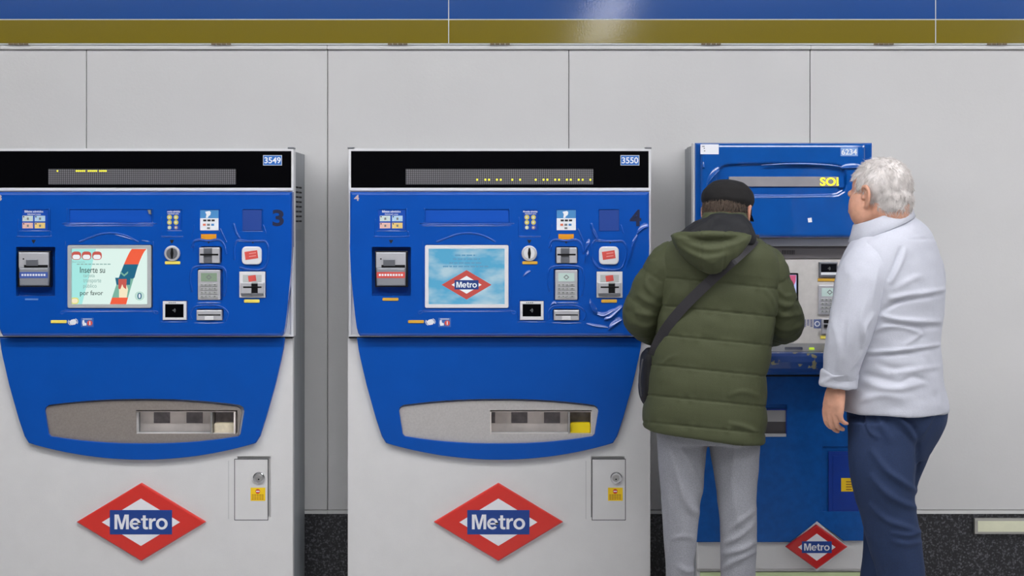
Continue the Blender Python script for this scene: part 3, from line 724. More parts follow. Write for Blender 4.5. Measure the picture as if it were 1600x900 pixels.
    if one:
        wbox('return_cup', (dxx + .007, .015, z0 + .004), (x1 - .005, TB - .021, P(0, 660, .03).z), mat('cup_cream', (214, 204, 180), .5, noise=.15, nscale=40), tray, .003)
    else:
        wbox('return_cup', (dxx + .007, .012, z0 + .004), (x1 - .005, TB - .021, P(0, 660, .02).z), mat('cup_yellow', (240, 214, 14), .4), tray, .003)
    # service door with cylinder lock and sticker
    bx('door_gap_shade', 924.9, 717.2, 977.4, 812.8, .006, .0079, M_DARK, cab)  # black backing added so the door gap reads as deep shade
    ring_frame('door_seam_shade', pr(rect(924.6, 716.9, 977.7, 813.1)), pr(rect(925.6, 717.9, 976.7, 812.1)), -.0003, .004, M_JOINT2, cab)  # dark line added to stand for shade in the door seam
    dr = bx('service_door', 925.7, 718, 976.6, 812, -.0002, .0055, M_WHITE, root, .0003)
    lk = prism('lock', pr(circ(962.8, 747, 9.3, 24)), -.007, .002, M_CHROME, dr, .003)
    prism('lock_core', pr(circ(962.4, 747, 5.6, 20)), -.009, -.004, M_STEEL, dr, .001)
    prism('keyhole', pr(circ(962.6, 749, 1.3, 8)), -.0096, -.008, M_BLACK, dr)
    sk = bx('warning_sticker', 950, 762, 973, 782.5, -.0008, .001, M_YSTICK, dr)
    prism('warning_disc', pr(circ(961.3, 767.8, 3.6, 16)), -.0013, -.0006, M_RED, dr)
    bx('warning_bar', 958.6, 766.9, 964, 768.7, -.0018, -.0011, M_PRINTW, dr)
    multi('warning_text', [rect(X(952 + 3.8 * k), y, X(955 + 3.8 * k), y + 1.3) for y in (773, 776, 779) for k in range(5)], -.0013, -.0006, mat('sticker_text', (160, 110, 30), .6), dr)
    bx('door_seam', 915.2, 720, 915.9, 811, -.0003, .001, mat('faint_seam', (170, 170, 170), .6), cab)
    # sign
    metro_sign(X(778.7), 816, 101, 61, -.013, root, M_RED, .014)
    return root
def pr_list(polys, dx): return [[(x + dx, y) for x, y in p] for p in polys]
wide_machine(-558.5, '3549', '3', 'wide ticket machine numbered 3549 with a bright Inserte su tarjeta screen', True)
wide_machine(0, '3550', '4', 'wide ticket machine numbered 3550 with the Metro logo on a sky blue screen', False)

# ------------------------------------------------------------------ the slim ticket machine
def slim_machine():
    base = P(1226, 340, .14); base.z = 0
    root = empty('ticket_machine', base)
    tag(root, 'slim all blue ticket machine numbered 6234 that the two men are using', 'ticket machine')
    def bx(name, x0, y0, x1, y1, yf, yb, m, parent=root, bevel=0, r=0): return box(name, x0, y0, x1, y1, yf, yb, m, parent, bevel, r)
    a, b = P(1085, 225, .03), P(1361, 225, .03)
    body = wbox('casing', (a.x, .06, 0), (b.x, WALL - .001, a.z), M_SIDE, root, .006)
    bx('head_trim', 1083, 223.5, 1364, 372, .02, .065, M_FRAME, root, .004)
    # head: side strips and raised front with a recessed display
    bx('head_shell', 1086.5, 223.2, 1363, 371.5, .0, .04, M_BLUE3, root, .006)
    YH = -.03
    front = [(1095.5, 224), (1352.5, 224), (1352.5, 358), (1349, 366), (1342, 371), (1104, 371), (1098, 366), (1095.5, 358)]
    rec = [(1122 + 12, 258)] + [(1122 + 204 * t, 257 - 2.5 * math.sin(math.pi * t)) for t in np.linspace(.1, .9, 9)] + [(1315, 258.5), (1322, 263), (1325.5, 272), (1325.5, 288), (1322, 298), (1313, 303.5)] + \
          [(1122 + 204 * t, 304 + 2.5 * math.sin(math.pi * t)) for t in np.linspace(.9, .1, 9)] + [(1130, 301), (1124, 294), (1122, 284), (1122, 274), (1125, 264)]
    cut('head_front', prism_bm(front, YH, .005, .012, 4), [prism_bm(rec, -.06, YH + .014)], M_BLUE3, root, .006)
    d = bx('display_bar', 1139, 276, 1311, 291.5, YH + .008, YH + .016, mat('display_grey', (150, 148, 152), .3, noise=.06, nscale=20), root, .001)
    text('display_text', 'SOL', 1281.5, 277.5, 1316, 290.2, YH + .0068, M_LED, d, .018)
    bx('display_stop', 1310.8, 274, 1318, 293, YH + .004, YH + .014, M_BLUE3, d)
    W3 = lambda pts, h: wedge(pts, h, YH, M_BLUE3, root)  # slopes added to give the head its white glare
    W3([(1190, 258.5), (1230, 257), (1270, 257.5), (1305, 260), (1322, 264)], 2.4); W3([(1314, 263), (1330, 263), (1347, 262)], 9)
    W3([(1104, 290), (1113, 278), (1124, 266)], 13); W3([(1097, 262), (1101, 262)], 10); W3([(1188, 308.5), (1240, 308.8), (1300, 307.5)], 1.6)
    bx('paper_notice', 1094.5, 225.5, 1123, 241, YH - .0012, YH + .0, M_PAPER, root)
    multi('notice_text', [rect(1097, 228, 1101, 229.5), rect(1099.5, 231, 1101.5, 232.5), rect(1100, 235, 1102, 236.5)], YH - .0016, YH - .001, M_PRINTG, root)
    pl = bx('number_plate', 1313.5, 230.5, 1340.5, 244, YH - .0014, YH + .001, mat('plate_pale_blue', (124, 160, 216), .5), root)
    text('plate_number', '6234', 1315, 232.8, 1339, 242, YH - .002, M_PRINTW, pl, .022)
    prism('torn_label', [(1262, 341), (1268, 340), (1269, 347), (1263, 347.5)], YH - .001, YH + .001, M_PAPER, root)
    # console
    YC = .045
    bx('console_top', 1090, 372.5, 1362, 384.5, YC - .02, .07, M_FRAME, root, .002)
    lou = bx('louvre_bar', 1090, 384, 1362, 404.5, YC - .004, .07, mat('louvre_grey', (112, 108, 108), .45, metal=.3), root, .002)
    for k in range(8): bx('louvre_slot', 1222 + 2.6 * k, 391, 1223.2 + 2.6 * k, 397.5, YC - .0046, YC, M_BLACK, lou)
    con = bx('console', 1090, 404, 1362, 538, YC, .07, mat('console_beige', (206, 202, 197), .5, metal=.1, noise=.04, nscale=60), root, .002)
    sf = ring_frame('screen_frame', rect(1128, 426.5, 1247.5, 511, 2), rect(1131, 429.5, 1244.5, 508, 1), YC - .004, YC + .001, M_BLACK, root)
    s = bx('screen', 1131, 429.5, 1244.5, 508, YC - .002, YC + .001, G_LILAC)
    prism('screen_shape', [(1228, 430), (1244, 430), (1243, 440), (1236, 456), (1228, 450)], YC - .0025, YC - .001, G_PINK, s)
    nf = bx('bank_card_reader', 1280, 409.5, 1309, 433, YC - .01, YC, M_SILVERD, root, .002)
    bx('reader_glass', 1283, 412.5, 1307, 427, YC - .0108, YC - .008, M_GLASSB, nf)
    bx('reader_label', 1283, 425.5, 1307, 429.5, YC - .0112, YC - .009, M_PRINTW, nf)
    contactless('reader_symbol', 1296, 419.5, .7, YC - .0112, M_PRINTG, nf)
    bx('light_strip', 1278, 435, 1306, 439.5, YC - .003, YC, M_AMB, root, .001)
    keypad('pin_pad', 1279, 445.5, 1314, 491.5, YC - .008, root, M_LCD2, M_SILVER)
    ic = bx('pictogram', 1271.5, 499, 1283.5, 513, YC - .001, YC, mat('picto_blue', (98, 112, 158), .5), root)
    ring_frame('pictogram_mark', circ(1277, 506, 4.4, 12), circ(1277, 506, 2.8, 12), YC - .0016, YC - .0008, M_PRINTW, ic)
    for k in range(3): bx('small_print', 1256 + 5 * k, 499, 1259.5 + 5 * k, 511 - 2 * (k % 2), YC - .0008, YC, mat('small_print', (140, 140, 160), .6, noise=.5, nscale=600), root)
    cr = bx('card_reader', 1284, 498, 1312, 522, YC - .012, YC, M_SILVER, root, .002)
    bx('card_gap', 1287, 499.5, 1309, 505, YC - .0125, YC - .006, M_BLACK, cr)
    bx('reader_jaw', 1288, 507, 1308, 512, YC - .018, YC - .008, M_BLACK, cr, .001)
    bx('light_strip', 1282, 524.5, 1306, 529.5, YC - .003, YC, M_YEL, root, .001)
    # shelf: profile extruded along x (flat ledge, rounded blue front)
    x0, x1 = P(1087, 0, -.06).x, P(1363, 0, -.06).x
    z = lambda py, y: P(0, py, y).z
    prof = [(.05, z(537, .045)), (-.06, z(550, -.06)), (-.085, z(552, -.085)), (-.1, z(557, -.1)), (-.105, z(566, -.105)), (-.1, z(576, -.1)), (-.08, z(582.5, -.08)), (-.05, z(585.5, -.05)), (.05, z(586, .02))]
    bm = bmesh.new(); L = [bm.verts.new((x0, y, zz)) for y, zz in prof]; Rr = [bm.verts.new((x1, y, zz)) for y, zz in prof]
    bm.faces.new(L); bm.faces.new(Rr[::-1])
    for i in range(len(prof)): bm.faces.new((L[i], Rr[i], Rr[(i + 1) % len(prof)], L[(i + 1) % len(prof)]))
    def worn():
        m = mat('shelf_blue_worn', (4, 66, 142), .35, coat=.4); nt = m.node_tree; b = nt.nodes['Principled BSDF']
        tc = nt.nodes.new('ShaderNodeTexCoord'); n = nt.nodes.new('ShaderNodeTexNoise'); n.inputs['Scale'].default_value = 28; n.inputs['Detail'].default_value = 6
        rp = nt.nodes.new('ShaderNodeValToRGB'); rp.color_ramp.elements[0].position = .6; rp.color_ramp.elements[1].position = .63
        rp.color_ramp.elements[0].color = srgb(4, 66, 142); rp.color_ramp.elements[1].color = srgb(150, 146, 110)
        nt.links.new(tc.outputs['Object'], n.inputs[0]); nt.links.new(n.outputs['Fac'], rp.inputs[0]); nt.links.new(rp.outputs[0], b.inputs['Base Color'])
        return m
    sh = from_bm('shelf', bm, worn(), root)
    bm = bmesh.new()
    q = [(x0 + .01, .044, z(537, .045) + .001), (x1 - .01, .044, z(537, .045) + .001), (x1 - .01, -.058, z(550, -.06) + .0012), (x0 + .01, -.058, z(550, -.06) + .0012)]
    t = [bm.verts.new(v) for v in q]; bt = [bm.verts.new((v[0], v[1], v[2] - .003)) for v in q]
    bm.faces.new(t); bm.faces.new(bt[::-1])
    for i in range(4): bm.faces.new((t[i], bt[i], bt[(i + 1) % 4], t[(i + 1) % 4]))
    from_bm('shelf_top', bm, mat('shelf_grey', (136, 138, 140), .35, metal=.5), sh)
    wbox('shelf_bar', (P(1226, 0, -.03).x, -.035, z(547, -.035) + .0), (P(1254, 0, -.03).x, -.025, z(544, -.035) + .004), M_CHROME, sh, .002)
    wbox('shelf_led', (P(1264, 0, -.03).x, -.035, z(547, -.035) + .0), (P(1272, 0, -.03).x, -.028, z(544, -.035) + .002), mat('led_green', (190, 220, 60), .4, emit=.5), sh, .001)
    # lower front
    YL = .02
    w = 1
    notch = [(1088.5, 586.5), (1350.5, 586.5), (1350.5, 845.5), (1318, 845.5), (1276.5, 813), (1235, 847.5), (1088.5, 847.5)]
    bx('base_front', 1089, 586, 1351, 1040, YL + .012, .07, M_WHITE, root, .002)
    cut('lower_front', prism_bm(notch, YL, YL + .02, .004, 2), [prism_bm(rect(1165, 636.5, 1236, 684), -.05, YL + .008), prism_bm(rect(1292, 703, 1350, 806), -.05, YL + .007)], M_BLUE3L, root, .0015)
    bx('undershelf_shadow', 1090, 584, 1350, 588.5, YL - .002, YL + .01, M_DARK)  # dark strip standing in for the shadow line under the shelf
    tr = ring_frame('return_tray', rect(1168, 639, 1231, 683), rect(1171, 641, 1228, 681.5), YL + .002, YL + .01, M_BLUED, root)
    bx('tray_flap', 1171, 641, 1228, 659, YL + .0045, YL + .0085, mat('flap_pale', (168, 166, 166), .35, metal=.3), tr)
    bx('tray_mouth', 1171, 658, 1228, 679, YL + .006, YL + .0085, mat('mouth_dark', (74, 70, 72), .5), tr)
    bx('tray_lip', 1171, 678, 1228.5, 682.5, YL - .004, YL + .008, M_SILVER, tr, .0008)
    dr = bx('service_door', 1294.5, 705.5, 1349, 803.5, YL + .002, YL + .007, M_BLUED, root, .001)
    bx('door_field', 1301, 712, 1344, 797, YL + .0008, YL + .003, M_BLUED, dr, .0008)
    bx('warning_sticker', 1314.3, 747, 1334, 768, YL + .0002, YL + .0015, M_YSTICK, dr)
    multi('warning_text', [rect(1322, 752 + 4 * k, 1331, 753.6 + 4 * k) for k in range(4)], YL - .0002, YL + .0003, MATS['sticker_text'], dr)
    prism('sign_backing', [(1228, 855), (1276.5, 814.5), (1325, 855), (1276.5, 893)], YL - .001, YL + .013, M_FRAME, root, .001)
    metro_sign(1276.3, 855, 48.5, 35, YL - .012, root, M_RED3, .012, border=False)
    bx('plinth_rail', 1089, 889.5, 1350.5, 892.5, YL + .004, YL + .014, M_STEEL, root, .001)
    bx('luminous_strip', 1094, 894, 1346, 918, YL + .008, YL + .0135, mat('luminous_green', (206, 220, 170), .5), root, .001)
    return root
slim_machine()

# ------------------------------------------------------------------ people: loft, voxel union, folds
def ball(c, r, n=24, rot=None):
    r = np.ones(3) * r; rings = []
    for a in np.linspace(-80, 80, 13):
        rr = math.cos(R(a)); rings.append(ering((0, 0, r[2] * math.sin(R(a))), (1, 0, 0), (0, 1, 0), r[0] * rr, r[1] * rr, n))
    v, f = loft(rings)
    if rot is not None: v = v @ np.array(rot.to_3x3()).T
    return v + np.asarray(c), f
def union(parts, voxel, smooth=4, factor=.5):
    V, Fc, o = [], [], 0
    for v, f in parts: V.append(v); Fc += [tuple(i + o for i in q) for q in f]; o += len(v)
    me = bpy.data.meshes.new('u'); me.from_pydata(np.concatenate(V).tolist(), [], Fc); me.update()
    bm = bmesh.new(); bm.from_mesh(me)
    bmesh.ops.recalc_face_normals(bm, faces=bm.faces); bm.to_mesh(me); bm.free()
    ob = bpy.data.objects.new('u', me); COL.objects.link(ob)
    m = ob.modifiers.new('r', 'REMESH'); m.mode = 'VOXEL'; m.voxel_size = voxel; m.use_smooth_shade = True
    if smooth:
        s = ob.modifiers.new('s', 'SMOOTH'); s.factor = factor; s.iterations = smooth
    res = evaluated(ob); bpy.data.objects.remove(ob); bpy.data.meshes.remove(me)
    return res
def arr(me):
    n = len(me.vertices); co = np.empty(n * 3); me.vertices.foreach_get('co', co)
    no = np.empty(n * 3); me.vertices.foreach_get('normal', no); return co.reshape(-1, 3), no.reshape(-1, 3)
def put(me, co): me.vertices.foreach_set('co', np.ascontiguousarray(co).ravel()); me.update()
def vnoise(p, seed=0):
    p = np.asarray(p); i = np.floor(p).astype(np.int64); f = p - i; f = f * f * (3 - 2 * f); out = 0
    def h(a, b, c):
        n = (a * 374761393 + b * 668265263 + c * 2147483647 + seed * 1274126177) & 0xffffffff
        n = ((n ^ (n >> 13)) * 1274126177) & 0xffffffff
        return ((n ^ (n >> 16)) & 0xffff) / 32767.5 - 1
    for dx in (0, 1):
        for dy in (0, 1):
            for dz in (0, 1):
                w = (f[:, 0] if dx else 1 - f[:, 0]) * (f[:, 1] if dy else 1 - f[:, 1]) * (f[:, 2] if dz else 1 - f[:, 2])
                out = out + w * h(i[:, 0] + dx, i[:, 1] + dy, i[:, 2] + dz)
    return out
def proj(co):
    s = F / (co[:, 1] + D); return HX + co[:, 0] * s, HY + (HZ - co[:, 2]) * s
def folds(co, no, lines, gain=1.0):
    """fabric folds: each line (points px, width px, height m) laid on the surface that faces the room"""
    x, y = proj(co); w8 = np.clip(-no[:, 1] * 1.6 + .1, 0, 1); disp = np.zeros(len(co))
    for pts, wd, h in lines:
        pts = smooth_path(pts, 5) if len(pts) > 2 else np.asarray(pts, float)
        d = np.full(len(co), 1e9); tt = np.zeros(len(co)); n = len(pts) - 1
        for i in range(n):
            a, b = pts[i], pts[i + 1]; ab = b - a; L = ab @ ab + 1e-9
            t = np.clip(((x - a[0]) * ab[0] + (y - a[1]) * ab[1]) / L, 0, 1)
            dd = np.hypot(x - a[0] - t * ab[0], y - a[1] - t * ab[1]); k = dd < d
            d[k] = dd[k]; tt[k] = (i + t[k]) / n
        disp += gain * h * np.exp(-(d / wd) ** 2) * np.sin(np.pi * np.clip(tt * .84 + .08, 0, 1)) ** .6
    return co + no * (disp * w8)[:, None]
def person_mesh(name, me, m, parent):
    me.materials.clear(); return link(name, me, m, parent, True)
def pxring(xl, xr, py, yc, asp=.6, yaw=0, tilt=0, n=48, p=2.2):
    """cross-section whose outline spans xl..xr at pixel row py, at depth yc, turned by yaw"""
    s = (yc + D) / F; hw = (xr - xl) / 2 * s; ya = R(yaw)
    a = hw / math.sqrt(math.cos(ya) ** 2 + (asp * math.sin(ya)) ** 2)
    c = P((xl + xr) / 2, py, yc); r = ering(tuple(c), (math.cos(ya), math.sin(ya), 0), (-math.sin(ya), math.cos(ya), 0), a, a * asp, n, p)
    r[:, 2] += tilt * (r[:, 0] - c.x); return r
def pxloft(rows, k=4, n=48, p=2.2):
    """rows: xl, xr, py, yc, aspect, yaw, tilt"""
    return loft([pxring(*r, n=n, p=p) for r in smooth_path(rows, k)])
def pt(px, py, y): return tuple(P(px, py, y))

M_SKIN = mat('skin', (214, 160, 134), .5, noise=.1, nscale=45, bump=.0004, bscale=300)
M_SKIN1 = mat('skin_ruddy', (206, 146, 122), .5, noise=.1, nscale=45, bump=.0004, bscale=300)
for m_ in (M_SKIN, M_SKIN1):
    b_ = m_.node_tree.nodes['Principled BSDF']; b_.inputs['Subsurface Weight'].default_value = .08; b_.inputs['Subsurface Radius'].default_value = (.01, .004, .002)
M_EYE = mat('eye_white', (225, 222, 216), .2)
M_JACKET = mat('jacket_green', (66, 71, 43), .75, noise=.1, nscale=500, bump=.0005, bscale=700)
M_LINING = mat('hood_lining', (17, 18, 22), .8, noise=.12, nscale=60, bump=.0008, bscale=120)
M_CAP = mat('cap_black', (20, 18, 18), .9, noise=.2, nscale=300, bump=.0008, bscale=500)
M_STRAP = mat('strap_black', (42, 40, 44), .7, noise=.1, nscale=400)
M_BAG = mat('bag_black', (14, 14, 16), .8, noise=.2, nscale=120, bump=.001, bscale=150)
M_JOG = mat('jogger_grey', (144, 145, 151), .9, noise=.2, nscale=420, bump=.0008, bscale=400)
M_SHIRT = mat('shirt_pale_blue', (192, 194, 204), .75, noise=.03, nscale=260, bump=.0004, bscale=500)
M_CHINO = mat('navy_trousers', (26, 46, 82), .8, noise=.12, nscale=300, bump=.0005, bscale=500)
M_SHOE = mat('shoe_dark', (40, 38, 38), .5)
M_SOLE = mat('shoe_sole', (190, 188, 184), .6)
M_HAIRW = mat('hair_white', (214, 208, 204), .55, noise=.12, nscale=60)
M_HAIRG = mat('hair_grey_brown', (96, 80, 68), .6, noise=.25, nscale=120)

def head_parts(M4, neck_to, jowl=1.0):
    """head in its own frame (face to +y), moved by M4"""
    A = [ball((0, -.012, .032), (.076, .097, .086)), ball((0, .028, -.045), (.06 * jowl, .066, .07)),
         ball((0, .072, -.092), .021), tube([(0, .09, .018), (0, .102, -.012), (0, .107, -.03)], [.008, .011, .0135]),
         tube([(-.036, .078, .022), (0, .088, .022), (.036, .078, .022)], [.012, .013, .012]),
         ball((.04, .06, -.024), .027), ball((-.04, .06, -.024), .027), ball((.026 * jowl, .036, -.03), (.046 * jowl, .052, .07)), ball((-.026 * jowl, .036, -.03), (.046 * jowl, .052, .07)), ball((.011, .1, -.032), .008), ball((-.011, .1, -.032), .008),
         tube([(-.022, .083, -.06), (0, .094, -.058), (.022, .083, -.06)], [.005, .008, .005]), tube([(-.02, .083, -.071), (0, .092, -.071), (.02, .083, -.071)], [.005, .008, .005]),
         ball((0, -.035, -.03), (.064, .066, .06))]
    for s in (-1, 1):
        e = [(.073, .012, .02), (.081, .002, .031), (.087, -.015, .029), (.088, -.022, .012), (.085, -.016, -.012), (.079, -.003, -.028), (.074, .006, -.032)]
        A.append(tube([(s * x, y, z) for x, y, z in e], [.004, .0055, .006, .0058, .0055, .0068, .005]))
        A.append(tube([(s * .074, -.004, .018), (s * .078, -.01, .0), (s * .075, -.004, -.02)], [.008, .008, .007]))
        A.append(tube([(s * .074, .01, .004), (s * .081, .006, -.004)], [.005, .005]))
    m = np.array(M4); out = []
    for v, f in A: out.append((v @ m[:3, :3].T + m[:3, 3], f))
    ns = np.array(M4 @ Vector((0, -.03, -.04))); ne = np.asarray(neck_to, float)
    out.append(tube([ns, (ns + ne) / 2, ne], [.062, .06, .068]))
    return out
def hand_parts(w, d, n, s, L=1.0, curl=1.0):
    """w wrist, d finger direction, n palm normal, s thumb side"""
    w, d, n, s = np.asarray(w, float), unit(d), unit(n), unit(s); A = []
    rings = [ering(w + d * (-.03 * L), s, n, .027 * L, .021 * L), ering(w, s, n, .028 * L, .02 * L), ering(w + d * .03 * L, s, n, .037 * L, .019 * L, p=2.5),
             ering(w + d * .065 * L, s, n, .042 * L, .016 * L, p=2.6), ering(w + (d * .092 + n * .004) * L, s, n, .04 * L, .012 * L, p=2.6)]
    A.append(loft(rings))
    A.append(ball(w + (d * .03 + s * .022 + n * .01) * L, .019 * L))
    for off, ln, c0, back in ((.0315, .072, .95, 0), (.0108, .08, 1.0, .004), (-.0105, .074, 1.08, .002), (-.0305, .058, 1.15, -.006)):
        p = w + (d * (.088 + back) + s * off) * L; pts = [p - d * .012 * L, p]; a = 0
        for seg, bend in ((.46, 32), (.3, 44), (.24, 30)):
            a += R(bend * c0 * curl); p = p + (d * math.cos(a) + n * math.sin(a) - s * off * .12) * ln * seg * L; pts.append(p)
        A.append(tube(pts, np.array([.0098, .0098, .0088, .008, .0068]) * L * (.9 if ln < .06 else 1), n=14, k=3))
    b = w + (d * .02 + s * .026 + n * .006) * L
    A.append(tube([b, b + (d * .03 + s * .016 + n * .012) * L, b + (d * .058 + s * .018 + n * .022) * L, b + (d * .078 + s * .012 + n * .03) * L], np.array([.014, .0118, .0102, .008]) * L, n=14, k=3))
    return A
def shoe(px, yc, ang, parent):
    c = P(px, 340, yc); c.z = 0
    fw = np.array([-math.sin(R(ang)), math.cos(R(ang)), 0]); sd = np.array([fw[1], -fw[0], 0]); c = np.array(c)
    up, so = [], []
    for t, hw, h in ((-.1, .028, .075), (-.085, .036, .095), (-.03, .04, .1), (.03, .044, .075), (.09, .047, .055), (.14, .04, .045), (.165, .022, .03)):
        up.append(ering(c + fw * t + np.array([0, 0, .02 + h / 2]), sd, (0, 0, 1), hw, h / 2, 24, 2.6))
        so.append(ering(c + fw * t * 1.03 + np.array([0, 0, .0125]), sd, (0, 0, 1), hw + .004, .0122, 24, 4))
    v, f = loft(up); o = raw('shoe', v, f, M_SHOE, parent); v, f = loft(so); raw('sole', v, f, M_SOLE, o)
    return o
def strands(name, roots, dirs, length, m, parent, rad=.0011, seg=4, seed=1, droop=.3, wave=.25):
    """short hair: thin three-sided tapering strands in one mesh"""
    rng = np.random.default_rng(seed); V, Fc = [], []; n = len(roots)
    for i in range(n):
        p = np.array(roots[i]); d = unit(dirs[i]); L = length * rng.uniform(.6, 1.15); a = unit(np.cross(d, rng.normal(size=3))); b = np.cross(d, a); o = len(V); w = rng.normal(size=3) * wave
        for k in range(seg):
            r_ = rad * (1 - .75 * k / (seg - 1))
            for q in range(3): V.append(p + r_ * (a * math.cos(q * 2.0944) + b * math.sin(q * 2.0944)))
            d = unit(d + w / seg + np.array([0, 0, -droop / seg])); p = p + d * L / (seg - 1)
        for k in range(seg - 1):
            for q in range(3): e = (q + 1) % 3; Fc.append((o + k * 3 + q, o + k * 3 + e, o + k * 3 + 3 + e, o + k * 3 + 3 + q))
    ob = raw(name, V, Fc, m, parent); ob['kind'] = 'stuff'; return ob

# ---- the man in the green jacket
def man_jacket():
    yc = -.42
    base = P(1108, 340, yc); base.z = 0
    HM = Matrix.Translation(P(1136.5, 337, -.32)) @ Matrix.Rotation(R(-28), 4, 'Z') @ Matrix.Rotation(R(-14), 4, 'X') @ Matrix.Scale(.88, 4)
    nb = P(1128, 372, -.43)
    B = head_parts(HM, tuple(nb))
    hipL, hipR = P(1062, 640, yc), P(1148, 640, yc)
    B += [tube([tuple(nb), pt(1118, 430, -.43), pt(1110, 540, -.42), pt(1106, 640, -.42)], [.08, .12, .12, .13], flat=.75, up=(0, 1, 0)),
          tube([pt(1066, 418, -.43), pt(1120, 402, -.43), pt(1180, 418, -.43)], [.045, .06, .045])]
    for hx, kx, ax in ((1062, 1064, 1062), (1148, 1150, 1153)):
        B.append(tube([pt(hx, 640, yc), pt(kx, 870, yc + .01), pt(ax, 1085, yc), pt(ax, 1098, yc + .1)], [.055, .04, .032, .028]))
    eL, wL = np.array(P(1004, 500, -.36)), np.array(P(1082, 520, -.2))
    eR, wR = np.array(P(1232, 512, -.36)), np.array(P(1192, 522, -.2))
    B += [tube([pt(1060, 418, -.43), eL], [.042, .038]), tube([eL, wL], [.042, .028]), tube([pt(1184, 418, -.43), eR], [.042, .038]), tube([eR, wR], [.042, .028])]
    dL, dR = unit(wL - eL), unit(wR - eR)
    B += hand_parts(wL, dL, (.2, .1, -1), np.cross(dL, (0, 0, 1)) * 1, .95, .7); B += hand_parts(wR, dR, (-.2, .1, -1), -np.cross(dR, (0, 0, 1)), .95, .7)
    me = union(B, .0045, 3)
    body = link_root('person', me, M_SKIN1, base)
    tag(body, 'person in a dark green padded jacket and black flat cap leaning over the slim machine', 'person')
    for s in (-1, 1):
        v, f = ball(tuple(HM @ Vector((s * .03, .0745, .004))), .0105); raw('eye', v, f, M_EYE, body)
    # trousers: one mesh, two legs
    hips = pxloft([(1022, 1190, 630, yc, .72, 0, 0), (1023, 1190, 668, yc, .7, 0, 0), (1026, 1186, 690, yc, .66, 0, 0)])
    lg = pxloft([(1024, 1106, 670, yc, .95, 0, 0), (1027, 1101.5, 720, yc, 1, 0, 0), (1031, 1098, 760, yc, 1, 0, 0), (1034, 1093, 800, yc, 1, 0, 0), (1037, 1089, 845, yc, 1.02, 0, 0),
                 (1041, 1085, 900, yc, 1.05, 0, 0), (1040, 1084, 1000, yc, 1.05, 0, 0), (1038, 1086, 1080, yc, 1.05, 0, 0), (1038, 1087, 1100, yc, 1.05, 0, 0)], n=40, p=2)
    rg = pxloft([(1104, 1189, 670, yc, .95, 0, 0), (1112, 1186.5, 720, yc, 1, 0, 0), (1118, 1183, 760, yc, 1, 0, 0), (1122, 1182, 800, yc, 1, 0, 0), (1125, 1181.5, 845, yc, 1.02, 0, 0),
                 (1127, 1180, 900, yc, 1.05, 0, 0), (1130, 1178, 1000, yc, 1.05, 0, 0), (1128, 1180, 1080, yc, 1.05, 0, 0), (1128, 1180, 1100, yc, 1.05, 0, 0)], n=40, p=2)
    me = union([hips, lg, rg], .006, 4); co, no = arr(me)
    co = co + no * (.0035 * vnoise(co * (14, 14, 7), 3) + .0018 * vnoise(co * (40, 40, 22), 5))[:, None]
    co = folds(co, no, [([(1045, 690), (1058, 740), (1075, 790), (1092, 802)], 6, .006), ([(1052, 680), (1085, 740), (1095, 770)], 5, .005), ([(1150, 690), (1145, 750), (1152, 815)], 7, .006),
                        ([(1130, 850), (1155, 838), (1178, 818)], 4, .005), ([(1128, 866), (1160, 858), (1180, 846)], 4, .006), ([(1127, 890), (1150, 876), (1178, 862)], 4, .006),
                        ([(1142, 826), (1160, 812), (1180, 795)], 4, .004), ([(1050, 842), (1070, 838), (1086, 842)], 3, .003), ([(1060, 885), (1075, 893), (1086, 888)], 4, .005)], 1.4)
    put(me, co); person_mesh('trousers', me, M_JOG, body)
    # jacket body
    rows = [(1092, 1160, 352, -.41, .9, 0, 0), (1076, 1176, 366, -.425, .8, 0, 0), (1046, 1196, 380, -.43, .7, 0, 0), (1032, 1214, 402, -.43, .68, 0, 0), (1028, 1217, 440, -.425, .66, 0, 0), (1027, 1213, 480, -.42, .68, 0, -.05),
            (1025, 1206, 520, -.42, .72, 0, -.08), (1018.5, 1199, 560, -.42, .74, 0, -.1), (1013, 1196, 600, -.42, .74, 0, -.11), (1007.5, 1195, 645, -.42, .73, 0, -.12), (1004, 1194, 668, -.42, .72, 0, -.125), (1005, 1193, 678.5, -.42, .71, 0, -.125)]
    me = union([pxloft(rows, n=64, p=2.5)], .0036, 4); co, no = arr(me)
    x, y = proj(co); yy = y - (x - 1100) * .1          # rows follow the sagging hem
    seam = np.array([440, 484, 530, 578, 626, 668.5])
    def quilt(yy, seam, amp, groove):
        d = np.min(np.abs(yy[:, None] - seam[None]), 1); return amp * (1 - np.exp(-(d / 13) ** 2)) - groove * np.exp(-(d / 1.25) ** 2)
    pf = quilt(yy, seam, .0032, .0036); pf[yy < 425] = .0032; pf *= np.clip((y - 355) / 30, 0, 1)
    near = np.exp(-(np.min(np.abs(yy[:, None] - seam[None]), 1) / 6) ** 2)
    co = co + no * (pf + near * .003 * vnoise(co * (55, 55, 9), 8) + .003 * vnoise(co * (9, 9, 12), 2) + .0012 * vnoise(co * (24, 24, 36), 19))[:, None]
    co = folds(co, no, [([(1052, 450), (1040, 480), (1032, 520)], 5, .006), ([(1035, 570), (1046, 560), (1058, 555)], 3, .003), ([(1200, 470), (1206, 500), (1202, 530)], 5, .005),
                        ([(1190, 620), (1160, 612), (1140, 618)], 4, .003), ([(1140, 662), (1165, 668), (1188, 678)], 4, .005), ([(1195, 450), (1207, 470), (1213, 492)], 4, .005)])
    put(me, co); jk = person_mesh('jacket', me, M_JACKET, body); jk['label'] = 'dark green quilted jacket back'
    bvh = BVHTree.FromPolygons([tuple(v) for v in co], [tuple(p.vertices) for p in me.polygons])
